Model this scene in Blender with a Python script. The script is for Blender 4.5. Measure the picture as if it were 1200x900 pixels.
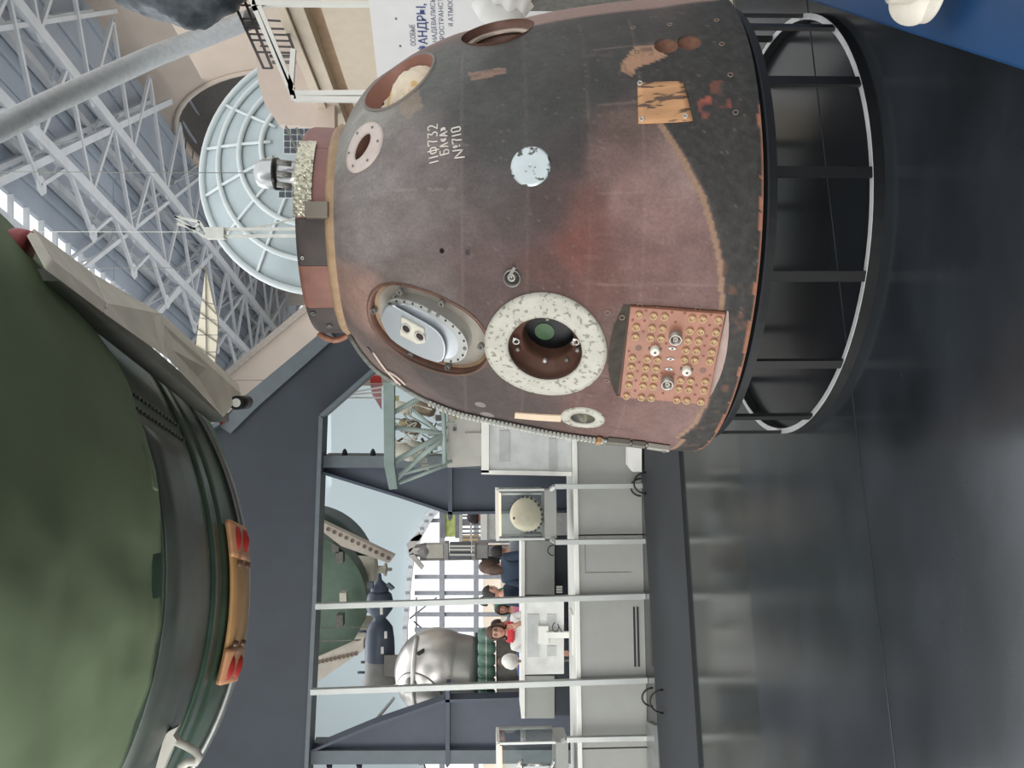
import bpy, bmesh, random
import numpy as np
from math import *
from mathutils import Vector, Matrix
random.seed(7)
for o in list(bpy.data.objects): bpy.data.objects.remove(o)
SC=bpy.context.scene; C=SC.collection
# ------------------------------------------------------------------ camera, world, exposure
CZ=1.545; F=940.; PITCH=radians(2.17); ROLL=radians(-.31)
cam_d=bpy.data.cameras.new('camera'); cam=bpy.data.objects.new('camera',cam_d); C.objects.link(cam)
cam_d.sensor_fit='HORIZONTAL'; cam_d.sensor_width=36; cam_d.lens=F/1200*36; cam_d.clip_end=300; cam_d.clip_start=.05
def ray(x,y):
    v=x-600.;u=450.-y
    a=u*cos(ROLL)+v*sin(ROLL);b=-u*sin(ROLL)+v*cos(ROLL)
    X=a/F;Z=-b/F
    return np.array([X,cos(PITCH)+Z*sin(PITCH),-sin(PITCH)+Z*cos(PITCH)])
fw=Vector(ray(600,450)).normalized(); rt=(Vector(ray(700,450))-Vector(ray(500,450))).normalized(); up=rt.cross(fw)*-1
up=(fw*-1).cross(rt).normalized()
cam.matrix_world=Matrix(((rt.x,up.x,-fw.x,0),(rt.y,up.y,-fw.y,0),(rt.z,up.z,-fw.z,CZ),(0,0,0,1)))
SC.camera=cam
w=bpy.data.worlds.new('world'); SC.world=w; w.use_nodes=True
bg=w.node_tree.nodes['Background']; bg.inputs[0].default_value=(.97,.985,1,1); bg.inputs[1].default_value=1.3
def area(name,loc,rot,sx,sy,power,col=(1,1,1)):
    l=bpy.data.lights.new(name,'AREA'); l.shape='RECTANGLE'; l.size=sx; l.size_y=sy; l.energy=power; l.color=col
    o=bpy.data.objects.new(name,l); C.objects.link(o); o.location=loc; o.rotation_euler=rot; return o
area('hall_skylight',(-3,1,11),(0,0,0),9,9,500,(1,.98,.95))
area('hall_skylight',(9,24,12.5),(0,0,0),10,16,450,(1,.97,.93))
area('hall_skylight',(-6,20,12),(0,0,0),12,14,2200,(.96,.98,1))
area('rear_fill',(-3.5,-5,3.2),(radians(82),0,radians(-14)),7,4,330,(1,.985,.96))  # added fill behind the camera, lifts the green craft's underside
area('roof_fill',(4,30,7.5),(pi,0,0),16,24,1150,(.95,.97,1))  # added up-facing fill, unseen from below, brightens the roof deck
area('side_fill',(-8,1.2,1.6),(radians(100),0,radians(-80)),6,3,420,(1,.99,.96))  # added low fill out of frame at left, no modelled window
vs=SC.view_settings; vs.view_transform='Standard'; vs.look='None'; vs.exposure=0.0; vs.gamma=1; vs.use_curve_mapping=False
# ------------------------------------------------------------------ helpers
def lin(c): return tuple(((v/255)/12.92 if v/255<=.04045 else ((v/255+.055)/1.055)**2.4) for v in c)
MATS={}
def mat(name,rgb,rough=.5,metal=0,var=.12,scale=8,spec=.5,bump=0,speck=None,emit=0,coat=0,stretch=None):
    if name in MATS: return MATS[name]
    m=bpy.data.materials.new(name); m.use_nodes=True; nt=m.node_tree; b=nt.nodes['Principled BSDF']
    c=lin(rgb); b.inputs['Roughness'].default_value=rough; b.inputs['Metallic'].default_value=metal
    b.inputs['Specular IOR Level'].default_value=spec
    if coat: b.inputs['Coat Weight'].default_value=coat; b.inputs['Coat Roughness'].default_value=.1
    tc=nt.nodes.new('ShaderNodeTexCoord'); n=nt.nodes.new('ShaderNodeTexNoise'); n.inputs['Scale'].default_value=scale; n.inputs['Detail'].default_value=5
    src=tc.outputs['Object']
    if stretch:
        mp=nt.nodes.new('ShaderNodeMapping'); mp.inputs['Scale'].default_value=stretch; nt.links.new(src,mp.inputs[0]); src=mp.outputs[0]
    nt.links.new(src,n.inputs['Vector'])
    r=nt.nodes.new('ShaderNodeValToRGB'); r.color_ramp.elements[0].position=.3; r.color_ramp.elements[1].position=.7
    r.color_ramp.elements[0].color=tuple(v*(1-var) for v in c)+(1,); r.color_ramp.elements[1].color=tuple(min(1,v*(1+var)) for v in c)+(1,)
    nt.links.new(n.outputs['Fac'],r.inputs[0]); out=r.outputs[0]
    if speck:
        n2=nt.nodes.new('ShaderNodeTexNoise'); n2.inputs['Scale'].default_value=speck[1]; n2.inputs['Detail'].default_value=6; nt.links.new(src,n2.inputs['Vector'])
        r2=nt.nodes.new('ShaderNodeValToRGB'); r2.color_ramp.elements[0].position=speck[2]; r2.color_ramp.elements[1].position=speck[2]+.04
        nt.links.new(n2.outputs['Fac'],r2.inputs[0]); mx=nt.nodes.new('ShaderNodeMixRGB'); mx.inputs[2].default_value=lin(speck[0])+(1,)
        nt.links.new(r2.outputs[0],mx.inputs[0]); nt.links.new(out,mx.inputs[1]); out=mx.outputs[0]
    nt.links.new(out,b.inputs['Base Color'])
    if emit: nt.links.new(out,b.inputs['Emission Color']); b.inputs['Emission Strength'].default_value=emit
    if bump:
        bp=nt.nodes.new('ShaderNodeBump'); bp.inputs['Strength'].default_value=bump; bp.inputs['Distance'].default_value=.01
        nt.links.new(n.outputs['Fac'],bp.inputs['Height']); nt.links.new(bp.outputs[0],b.inputs['Normal'])
    MATS[name]=m; return m
def glass_mat():
    m=bpy.data.materials.new('vitrine_glass'); m.use_nodes=True; nt=m.node_tree; nt.nodes.remove(nt.nodes['Principled BSDF'])
    t=nt.nodes.new('ShaderNodeBsdfTransparent'); t.inputs[0].default_value=(.97,.985,.975,1); g=nt.nodes.new('ShaderNodeBsdfGlossy'); g.inputs['Roughness'].default_value=.03
    f=nt.nodes.new('ShaderNodeFresnel'); f.inputs[0].default_value=1.35; mx=nt.nodes.new('ShaderNodeMixShader')
    nt.links.new(f.outputs[0],mx.inputs[0]); nt.links.new(t.outputs[0],mx.inputs[1]); nt.links.new(g.outputs[0],mx.inputs[2])
    nt.links.new(mx.outputs[0],nt.nodes['Material Output'].inputs[0]); return m
GLASS=glass_mat()
class MB:
    def __init__(s): s.v=[]; s.f=[]; s.sm=[]
    def add(s,vs,fs,smooth=False):
        k=len(s.v); s.v+= [tuple(map(float,v)) for v in vs]; s.f+=[tuple(k+i for i in f) for f in fs]; s.sm+=[smooth]*len(fs); return s
    def box(s,c,h,ax=None):
        c=np.array(c,float); A=np.eye(3) if ax is None else np.array(ax,float)
        vs=[c+sum(A[i]*h[i]*q[i] for i in range(3)) for q in [(-1,-1,-1),(1,-1,-1),(1,1,-1),(-1,1,-1),(-1,-1,1),(1,-1,1),(1,1,1),(-1,1,1)]]
        return s.add(vs,[(0,3,2,1),(4,5,6,7),(0,1,5,4),(1,2,6,5),(2,3,7,6),(3,0,4,7)])
    def bar(s,a,b,wd,ht=None,upv=(0,0,1)):
        a=np.array(a,float);b=np.array(b,float);d=b-a;L=np.linalg.norm(d);d/=L;u=np.array(upv,float)
        if abs(d@u)>.95: u=np.array([1.,0,0]) if abs(d[0])<.9 else np.array([0,1.,0])
        x=np.cross(d,u);x/=np.linalg.norm(x);y=np.cross(x,d)
        return s.box((a+b)/2,(L/2,wd/2,(ht or wd)/2),(d,x,y))
    def tube(s,pts,r,n=10,cap=True,closed=False):
        P=[np.array(p,float) for p in pts];m=len(P);rs=r if hasattr(r,'__len__') else [r]*m
        ref=np.array([.13,.27,.95]);vs=[];fs=[];px=None
        for i in range(m):
            if closed: d=P[(i+1)%m]-P[i-1]
            else: d=P[min(i+1,m-1)]-P[max(i-1,0)]
            d=d/(np.linalg.norm(d)+1e-12)
            x=np.cross(d,ref) if px is None else px-d*(px@d)
            if np.linalg.norm(x)<1e-6: x=np.cross(d,[1,0,.1])
            x/=np.linalg.norm(x);px=x;y=np.cross(d,x)
            for k in range(n):
                t=2*pi*k/n;vs.append(P[i]+rs[i]*(cos(t)*x+sin(t)*y))
        for i in range(m if closed else m-1):
            j=(i+1)%m
            for k in range(n): fs.append((i*n+k,i*n+(k+1)%n,j*n+(k+1)%n,j*n+k))
        s.add(vs,fs,True)
        if cap and not closed: s.add(vs[:n],[tuple(range(n))[::-1]]); s.add(vs[-n:],[tuple(range(n))])
        return s
    def rev(s,prof,o,ax,n=32,a0=0,a1=2*pi,ref=None):
        # prof: (r, h) along axis ax from o
        o=np.array(o,float);ax=np.array(ax,float);ax/=np.linalg.norm(ax)
        r=np.array(ref if ref is not None else ((0,0,1) if abs(ax[2])<.9 else (1,0,0)),float);x=r-ax*(r@ax);x/=np.linalg.norm(x);y=np.cross(ax,x)
        full=abs(a1-a0-2*pi)<1e-6;m=n if full else n+1;vs=[];fs=[]
        for (rr,h) in prof:
            for k in range(m):
                t=a0+(a1-a0)*k/n;vs.append(o+ax*h+rr*(cos(t)*x+sin(t)*y))
        for i in range(len(prof)-1):
            for k in range(n):
                k2=(k+1)%m;fs.append((i*m+k,i*m+k2,(i+1)*m+k2,(i+1)*m+k))
        return s.add(vs,fs,True)
    def prism(s,pts,dv,smooth=False):
        P=[np.array(p,float) for p in pts];dv=np.array(dv,float);n=len(P)
        s.add(P+[p+dv for p in P],[tuple(range(n)),tuple(range(2*n-1,n-1,-1))]+[(i,n+i,n+(i+1)%n,(i+1)%n) for i in range(n)]); return s
    def mesh(s,name):
        me=bpy.data.meshes.new(name); me.from_pydata(s.v,[],s.f); me.polygons.foreach_set('use_smooth',s.sm); me.validate()
        bm=bmesh.new(); bm.from_mesh(me); bmesh.ops.remove_doubles(bm,verts=bm.verts,dist=1e-6); bmesh.ops.recalc_face_normals(bm,faces=bm.faces); bm.to_mesh(me); bm.free(); me.update(); return me
def tag(o,label=None,cat=None,group=None,kind=None):
    if label:o['label']=label
    if cat:o['category']=cat
    if group:o['group']=group
    if kind:o['kind']=kind
    return o
def put(name,mb,m,parent=None,label=None,cat=None,group=None,kind=None,bevel=0,local=False):
    me=mb.mesh(name) if isinstance(mb,MB) else mb
    o=bpy.data.objects.new(name,me); C.objects.link(o)
    if m is not None and not me.materials: me.materials.append(m)
    if parent is not None:
        o.parent=parent
        if not local:
            q=parent;t=Vector((0,0,0))
            while q is not None: t+=q.location; q=q.parent
            o.location=-t
    elif isinstance(mb,MB) and not local:
        # origin to base centre
        V=np.array([v.co for v in me.vertices]); c=Vector(((V[:,0].min()+V[:,0].max())/2,(V[:,1].min()+V[:,1].max())/2,V[:,2].min()))
        me.transform(Matrix.Translation(-c)); o.location=c
    if bevel:
        b=o.modifiers.new('bevel','BEVEL'); b.width=bevel; b.segments=2; b.limit_method='ANGLE'
    return tag(o,label,cat,group,kind)
def thing(name,label,cat,loc,group=None,kind=None):
    o=bpy.data.objects.new(name,None); C.objects.link(o); o.location=loc; o.empty_display_size=.1; return tag(o,label,cat,group,kind)
def at(x,y,Y=None,z=None):
    d=ray(x,y); t=(z-CZ)/d[2] if z is not None else Y/d[1]
    P=t*d; P[2]+=CZ; return P
def plate(mb,pts,Y,d): return mb.prism([at(x,y,Y) for x,y in pts],(0,d,0))
def booleaned(base_me,cutters):
    o=bpy.data.objects.new('tmp',base_me); C.objects.link(o); cs=[]
    for c in cutters:
        q=bpy.data.objects.new('tmpc',c.mesh('c') if isinstance(c,MB) else c); C.objects.link(q); cs.append(q)
        md=o.modifiers.new('b','BOOLEAN'); md.operation='DIFFERENCE'; md.solver='EXACT'; md.object=q
    bpy.context.view_layer.update(); dg=bpy.context.evaluated_depsgraph_get(); me=bpy.data.meshes.new_from_object(o.evaluated_get(dg))
    for q in cs+[o]: bpy.data.objects.remove(q)
    return me
# ------------------------------------------------------------------ materials
FLOORM=mat('hall_floor',(50,52,51),.14,var=.08,scale=1.5,spec=.36)
PODM=mat('glossy_black_board',(40,44,48),.2,var=.35,scale=3,spec=.36,bump=.06,speck=((104,109,114),45,.755),stretch=(.6,1,1))
GREYP=mat('grey_panel',(150,151,146),.6,var=.03)
WHITE=mat('white_paint',(225,225,218),.5,var=.03)
ALU=mat('aluminium',(168,171,168),.4,.5,var=.05)
NAVY=mat('navy_steel_paint',(62,70,84),.5,var=.12,scale=3)
NAVYD=mat('dark_steel_paint',(42,49,57),.55,var=.15,scale=2)
NAVYL=mat('grey_steel_paint',(88,97,102),.5,var=.08)
BLACK=mat('black_paint',(14,15,17),.45,var=.2)
MBLACK=mat('matte_black',(30,34,39),.7,var=.15,scale=2)
BEIGE=mat('beige_plaster',(196,182,168),.8,var=.04,scale=1)
PALE=mat('pale_blue_plaster',(182,194,197),.8,var=.03,scale=.3)
ROOFM=mat('roof_deck',(160,168,178),.8,var=.08,scale=.6)
TRUSSM=mat('roof_steel',(196,200,203),.6,var=.06,scale=2)
# ------------------------------------------------------------------ hall shell
HZ=-.02
fl=MB(); fl.box((0,25,HZ-.05),(45,45,.05)); put('floor',fl,FLOORM,kind='structure')
Ad=np.array([-.26,1.,0]); 
def RA(x0,Y,z): return np.array([x0-.26*(Y-22),Y,z])
ceil=thing('ceiling',None,None,(0,30,15),kind='structure')
for (xa,xb) in [(5.9,14.9),(-7,4.2),(-20,-8.6),(14.9,40)]:
    n=max(1,int(round((xb-xa)/3)))
    for i in range(n):
        a=xa+(xb-xa)*i/n+.02;b=xa+(xb-xa)*(i+1)/n-.02
        for (y0,y1) in [(16,29.9),(30,43.9),(44,60)]:
            m=MB(); m.prism([RA(a,y0,15),RA(b,y0,15),RA(b,y1,15),RA(a,y1,15)],(0,0,.15))
            for k in range(2):
                t=a+(b-a)*(k+.5)/2; m.bar(RA(t,y0,14.96),RA(t,y1,14.96),.12,.1)
            put('deck_panel',m,ROOFM,ceil)
# skylight slats and glazing bars
for x0,x1 in [(4.2,5.9),(-8.6,-7)]:
    for k in range(40):
        Y=16.3+k*.8; m=MB(); m.bar(RA(x0,Y,15.0),RA(x1,Y-.26*(x1-x0)*0,15.0),.09,.14); put('skylight_slat',m,TRUSSM,ceil)
    m=MB(); m.bar(RA((x0+x1)/2,16,14.9),RA((x0+x1)/2,56,14.9),.16,.2); put('skylight_mullion',m,TRUSSM,ceil)
Bd=np.array([.47,.883,0])
def AB(x0,t): # point on A line x0 at station t (m along B family)
    return RA(x0,t,13.9)
rows=[-12.6,-9.6,-6.6,-3.6,-.6,2.6,6.4,7.2+.0,10.2,13.2]
def truss(a,b,wd,z0,z1,name='roof_truss',lat=2.6):
    a=np.array(a,float);b=np.array(b,float);m=MB();L=np.linalg.norm((b-a)[:2]);n=max(2,int(L/lat))
    A0=a.copy();A0[2]=z0;B0=b.copy();B0[2]=z0;A1=a.copy();A1[2]=z1;B1=b.copy();B1[2]=z1
    m.bar(A0,B0,wd,wd*.7);m.bar(A1,B1,wd*.7,wd*.7)
    put(name,m,TRUSSM,ceil)
    m=MB()
    for i in range(n):
        p=A0+(B0-A0)*i/n;q=A0+(B0-A0)*(i+1)/n;r=A1+(B1-A1)*(i+.5)/n;m.bar(p,r,.05);m.bar(r,q,.05)
    put('truss_web',m,TRUSSM,ceil)
for x0 in (10.2,7.2,2.6,-2,-6,-10):
    truss(RA(x0,16,0),RA(x0,56,0),.34 if x0 in(10.2,7.2) else .22,13.9,14.8)
# cross family
def Aline(x0): # as function of station
    return lambda Y: RA(x0,Y,0)
for k in range(-2,6):
    p0=np.array([3.66-6*.47*2,25.49-12*.883,0])+np.array([0,7.4*k,0])
    a=p0-Bd*6;b=p0+Bd*30
    # clip to wall_right line and Y<56
    pts=[p0+Bd*t for t in np.arange(-8,40,.5)]
    pts=[p for p in pts if p[1]>16 and p[1]<56 and p[0]<14.4-.26*(p[1]-22)]
    if len(pts)>4: truss(pts[0],pts[-1],.22 if k%2 else .14,13.95,14.75,lat=5.)
# horizontal web lattice between the chords
for (xa,xb) in [(7.2,10.2),(5.9,7.2),(10.2,13.8)]:
    for k in range(13):
        Y=17+k*3.0; m=MB()
        m.bar(RA(xa,Y,13.9),RA(xb,Y+1.5,13.9),.11);m.bar(RA(xb,Y+1.5,13.9),RA(xa,Y+3.0,13.9),.11)
        put('roof_bracing',m,TRUSSM,ceil)
        g=MB(); p=RA(xa,Y,13.86); g.rev([(.3,0),(.001,0)],p,(0,0,1),6); put('gusset_plate',g,TRUSSM,ceil)
m=MB(); m.tube([at(-60,180,15),at(60,120,17),at(180,66,19),at(300,20,21)],.24,14); put('air_duct',m,mat('duct',(165,168,168),.5,.2,var=.1),None,'long round grey duct crossing below the roof trusses','duct')
# right wall with the round opening
wr=MB(); wr.prism([RA(14.7,18,0),RA(14.7,57,0),RA(15.2,57,0),RA(15.2,18,0)],(0,0,15)); 
for i,v in enumerate(wr.v):
    if v[2]<.01: wr.v[i]=(v[0],v[1],HZ)
d=ray(372,178); wn=np.array([-1,-.26,0]);wn/=np.linalg.norm(wn); Pw=RA(14.7,22,0); t=((Pw-np.array([0,0,CZ]))@wn)/(d@wn); HC=d*t+np.array([0,0,CZ])
HR=150/F*HC[1]
cut=MB(); cut.tube([HC-wn*2,HC+wn*2],HR,48)
put('wall_right',booleaned(wr.mesh('wr'),[cut]),BEIGE,kind='structure').data.materials.clear()
bpy.data.objects['wall_right'].data.materials.append(BEIGE)
m=MB(); m.rev([(HR*1.035,.06),(HR*1.035,-.0),(HR,-.0),(HR,.06),(HR*1.035,.06)],HC+wn*.0,wn,64); put('trim_1',m,BEIGE,kind='structure')
m=MB(); m.rev([(HR,0),(HR,-2.5),(0.01,-2.5)],HC,wn,64); put('trim_2',m,mat('dark_reveal',(92,88,84),.8),kind='structure')
# back wall: beige gable piece, pale wall with arched window
m=MB(); m.prism([at(x,y,36) for x,y in [(357,357),(250,447),(228,520),(700,520),(700,300),(364,300)]],(0,.5,0)); put('wall_back',m,BEIGE,kind='structure')
m=MB(); m.prism([at(x,y,35.7) for x,y in [(357,357),(250,447),(256,450),(362,362)]],(0,.3,0)); put('trim_3',m,mat('beige_cornice',(170,160,150),.7),kind='structure')
WY=32.
wl=MB(); wl.prism([at(x,y,WY) for x,y in [(300,452),(300,1500),(632,1500),(632,452)]],(0,.5,0))
arch=[(512,588),(497,604),(485,625),(478,655),(474,690),(470,740),(470,800),(478,860),(492,905),(515,960),(628,960),(628,588)]
cut=MB(); cut.prism([at(x,y,WY)-np.array([0,2,0]) for x,y in arch],(0,4,0))
me=booleaned(wl.mesh('wl'),[cut]); me.materials.clear(); o=put('wall_left',me,PALE,kind='structure')
win=thing('window_1',None,None,at(560,740,WY),kind='structure')
def pl(name,pts,Y,d,m,parent=None,**k):
    b=MB(); plate(b,pts,Y,d); return put(name,b,m,parent,**k)
FR=mat('window_frame',(150,152,158),.5)
# perforated arch rib
outer=[at(x,y,WY-.3) for x,y in arch[:10]]; inner=[at(x+7+ (3 if y<640 else 0),y+ (4 if y<640 else 0),WY-.3) for x,y in arch[:10]]
for i in range(9):
    b=MB(); b.prism([outer[i],outer[i+1],inner[i+1],inner[i]],(0,.3,0)); put('arch_segment',b,mat('arch_rib',(196,200,202),.5),win)
for k in range(22):
    i=min(8,int(k*9/22)); f=k*9/22-i
    p=(outer[i]*(1-f)+outer[i+1]*f+inner[i]*(1-f)+inner[i+1]*f)/2; b=MB(); b.box(p-np.array([0,.02,0]),(.05,.01,.07)); put('rib_opening',b,mat('rib_hole',(140,146,150),.7),win)
for pts,wd in [([(518,588),(518,960)],.28),([(558,588),(558,960)],.12)]:
    b=MB(); b.bar(at(*pts[0],WY+.1),at(*pts[1],WY+.1),wd,.2); put('transom',b,FR,win)
for y in (610,650,676,695,720,738,760,790,830,870):
    b=MB(); b.bar(at(486 if y!=610 else 500,y,WY+.1),at(630,y,WY+.1),.09,.15); put('mullion',b,FR,win)
b=MB()
for a,c in [((480,725),(512,700)),((485,728),(515,755)),((488,700),(488,745))]: b.bar(at(*a,WY+.6),at(*c,WY+.6),.05)
put('brace_rod',b,FR,win)
# sunlit building outside the window
m=MB(); m.prism([at(x,y,75) for x,y in [(566,540),(566,1000),(590,1000),(590,540)]],(0,2,0)); ob=put('building',m,mat('peach_facade',(255,236,214),.8,var=.05),None,'low peach coloured building outside the arched window','building')
# ------------------------------------------------------------------ podium of black boards
dP=np.array([.9725,.233,0]);nP=np.array([-.233,.9725,0])
def PP(a,b,z=0): return dP*a+nP*b+np.array([0,0,z])
pod=thing('display_podium','low podium of glossy black boards under the scorched capsule','podium',(0,2.5,HZ))
for (a0,a1,b0,b1) in [(-4,3.9,3.215,4.748),(-4,3.9,1.66,3.207),(-4,3.9,.1,1.652)]:
    if b1>4.7: P=[PP(a0,b0,HZ+.001),PP(a1,b0,HZ+.001),PP(3.9,3.9,HZ+.001),PP(3.05,4.06,HZ+.001),PP(2.0,4.748,HZ+.001),PP(a0,b1,HZ+.001)]
    else: P=[PP(a0,b0,HZ+.001),PP(a1,b0,HZ+.001),PP(a1,b1,HZ+.001),PP(a0,b1,HZ+.001)]
    m=MB(); m.prism(P,(0,0,-HZ-.001)); put('board',m,PODM,pod,bevel=.003)
# cream floor board right of podium
m=MB(); m.prism([PP(2.35,4.75,HZ),PP(3.2,4.2,HZ),PP(4.4,4.3,HZ),PP(4.4,6,HZ),PP(2.35,6,HZ)],(0,0,.012)); put('floor_mat',m,mat('cream_floor',(214,200,182),.4),None,'cream floor sheet behind the capsule stand at right','mat')
# black matte walkway plate with hoops
bd=np.array([1,.262,0])/hypot(1,.262)
A=at(798,527,z=HZ);B=at(822,900,z=HZ);Cc=at(776,900,z=HZ);D=at(753,527,z=HZ)
def ext(a,b,t): return a+(b-a)*t
wk=thing('floor_plate','long matte black steel plate lying before the grey plinth','plate',((A+B)/2))
m=MB(); m.prism([ext(B,A,1.6),ext(A,B,1.0),ext(D,Cc,1.0),ext(Cc,D,1.6)],(0,0,.02)); put('plate_section',m,MBLACK,wk)
m=MB(); m.prism([ext(A,B,1.006),ext(A,B,1.9),ext(D,Cc,1.9),ext(D,Cc,1.006)],(0,0,.02)); put('plate_section',m,MBLACK,wk)
for i,(x,y,r) in enumerate([(751,571,.085),(757,566,.10),(765,817,.085),(777,822,.10)]):
    P=at(x,y,z=HZ+.02); m=MB(); m.tube([P+np.array([cos(t)*r,0,sin(t)*r*1.15]) for t in np.linspace(0,pi,15)],.009,8)
    put('cable_loop',m,BLACK,None,['black cable loop below the glass case, farther of two','black cable loop below the glass case, nearer of two','black cable loop on left floor plate, farther of two','black cable loop on left floor plate, nearer of two'][i],'cable',group='black loops rising from the floor plate')
pl('white_block',[(736,524),(736,545),(742,553),(752,553),(752,524)],7.6,.12,WHITE,None,label='small white block on the floor beside the capsule flank',cat='block')
m=MB(); P=[at(761,845,z=HZ),at(770,850,z=HZ),at(774,960,z=HZ),at(765,960,z=HZ)]; m.prism(P,(0,0,.03)); put('metal_sheet',m,mat('dull_sheet',(140,142,140),.35,.5),None,'dull grey metal sheet on the floor at far left','sheet')
# ------------------------------------------------------------------ front plinth (grey panels, white cap)
pf0=at(752,571,z=HZ);pd=np.array([1,.095,0]);pd/=np.linalg.norm(pd);pn=np.array([-pd[1],pd[0],0])
def PL(u,dep=0,z=0):  # point on plinth front where image row y=u crosses
    d=ray(700,u);t=((pf0-np.array([0,0,CZ]))@pn)/(d@pn);q=d*t;q[2]=z;return q+pn*dep
pl1=thing('grey_plinth','long low grey plinth with white top left of capsule','plinth',PL(700,0,HZ))
ys=[380,571,627,698,796,877,960,1060]
for a,b in zip(ys[:-1],ys[1:]):
    m=MB(); p=PL(a,0,HZ);q=PL(b,0,HZ); m.prism([p-pd*.006,q+pd*.006,q+pd*.006+pn*.58,p-pd*.006+pn*.58],(0,0,.63)); put('side_panel',m,GREYP,pl1,bevel=.004)
m=MB(); m.prism([PL(380,-.02,.61),PL(1060,-.02,.61),PL(1060,.62,.61),PL(380,.62,.61)],(0,0,.045)); put('plinth_top',m,WHITE,pl1,bevel=.005)
m=MB()
for k in range(2):
    p=PL(712,-.004,.10+k*.035-.05);q=PL(782,-.004,.10+k*.035-.05); m.bar(p,q,.01,.018)
put('ventilation_slot',m,BLACK,pl1)
m=MB(); m.bar(PL(671,-.003,.1),PL(671,-.003,.55),.004); m.bar(PL(671,-.003,.55),PL(627,-.003,.55),.004);put('hatch_seam',m,mat('seam_grey',(112,113,110),.7),pl1)
for y,top,lab in [(698,370,'tall thin grey pole, farther right of the two full height poles'),(796,364,'tall thin grey pole, farther left of the two full height poles')]:
    p=PL(y,-.05,HZ); d=ray(top,y+5 if y==698 else y+7); z=CZ+d[2]*p[1]/d[1]
    m=MB(); m.bar(p,(p[0]-.05,p[1],z),.055,.05,(0,1,0)); put('pole',m,ALU,None,lab,'pole',bevel=.004)
# ------------------------------------------------------------------ vitrines on posts
def vitrine(y0,y1,x0,x1,lab,inside):
    a=PL(y1,-.06,0);b=PL(y0,-.06,0); Y=a[1]; z1=CZ+ray(x0,y0)[2]*Y/ray(x0,y0)[1]; z0=CZ+ray(x1,y0)[2]*Y/ray(x1,y0)[1]
    W=b-a;W[2]=0;dep=pn*.42;v=thing('display_case',lab,'display case',(a+b)/2+np.array([0,0,HZ]))
    def pt(s,t,z): return a+W*s+dep*t+np.array([0,0,z])
    m=MB(); m.prism([pt(0,0,z0-.12),pt(1,0,z0-.12),pt(1,1,z0-.12),pt(0,1,z0-.12)],(0,0,.12)); put('case_base',m,GREYP,v,bevel=.005)
    for s,t in ((0,0),(1,0),(1,1),(0,1)):
        m=MB(); m.bar(pt(s,t,z0),pt(s,t,z1),.022); put('frame_post',m,ALU,v)
    m=MB()
    for (p,q) in (((0,0),(1,0)),((1,0),(1,1)),((1,1),(0,1)),((0,1),(0,0))): m.bar(pt(*p,z1),pt(*q,z1),.03)
    put('top_frame',m,WHITE,v)
    m=MB(); m.bar(pt(.06,.1,z1-.02),pt(.94,.1,z1-.02),.03); put('light_strip',m,mat('warm_led',(255,204,168),.5,emit=1.3),v,label='warm glowing light strip')
    for (p,q) in (((0,0),(1,0)),((1,0),(1,1)),((0,1),(0,0)),((0,1),(1,1))):
        m=MB(); P=[pt(*p,z0),pt(*q,z0),pt(*q,z1),pt(*p,z1)]; m.prism(P,pn*.004); put('glass_pane',m,GLASS,v)
    for s in (0,1):
        m=MB(); e=a+W*s+(W/np.linalg.norm(W))*(.03 if s else -.03)-pn*.02; zf=z0-.1
        m.bar((e[0],e[1],HZ),(e[0],e[1],zf),.045,.045);m.bar((e[0],e[1],zf),pt(s,0,z0-.06),.035); put('support_post',m,ALU,v)
    inside(pt,z0,z1)
    return v
def inst1(pt,z0,z1):
    c=pt(.48,.5,z0+.2); t=thing('round_instrument','cream dome shaped instrument with dark studs inside glass case','instrument',pt(.48,.5,z0))
    CR=mat('cream_enamel',(224,214,192),.45)
    m=MB(); prof=[(0.001,.2)]+[(.17*sin(a),.2*cos(a)*.98) for a in np.linspace(.15,pi/2,9)]+[(.17,-.03),(.001,-.03)]
    m.rev(prof,c+np.array([0,0,-.05]),(-.1,-.75,.5),36); put('dome',m,CR,t)
    m=MB(); ax=np.array([-.1,-.75,.5]);ax/=np.linalg.norm(ax); x=np.cross(ax,[0,0,1]);x/=np.linalg.norm(x);y=np.cross(ax,x); cc=c+np.array([0,0,-.05])
    for k in range(22):
        a=2*pi*k/22; p=cc+.172*(cos(a)*x+sin(a)*y)+ax*.01; q=MB(); q.box(p,(.012,.012,.012)); put('stud',q,MBLACK,t)
    m.tube([c+ax*.12,c+ax*.17],.012); put('centre_boss',m,MBLACK,t)
    m=MB(); m.bar(pt(.48,.5,z0),pt(.48,.5,z0+.12),.06); put('mount',m,ALU,t)
    # grey divider shelf behind
    m=MB(); m.bar(pt(.9,.7,z0),pt(.9,.7,z1-.05),.05,.02); put('bracket',m,ALU,t)
vitrine(573,630,583,638,'glass display case on two grey posts above the plinth, nearest capsule',inst1)
def inst2(pt,z0,z1):
    t=thing('mechanical_arm','chrome curved mechanical arm inside the far left glass case','instrument',pt(.5,.5,z0))
    CH=mat('chrome',(205,205,205),.15,1)
    m=MB(); m.tube([pt(.7,.4,z0)+np.array([-.22*sin(a)*.8,0,.36*(1-cos(a))*.9]) for a in np.linspace(0,1.7,12)],.018,10); put('curved_tube',m,CH,t)
    m=MB(); m.tube([pt(.62,.5,z0),pt(.62,.5,z0+.3)],.014,10); put('column',m,CH,t)
    m=MB(); m.rev([(.001,.06),(.03,.055),(.05,.03),(.055,0),(.001,0)],pt(.62,.5,z0+.3),(0,0,1),24); put('cup',m,CH,t)
vitrine(866,960,584,652,'glass display case with warm strips at the far left edge',inst2)
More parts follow.
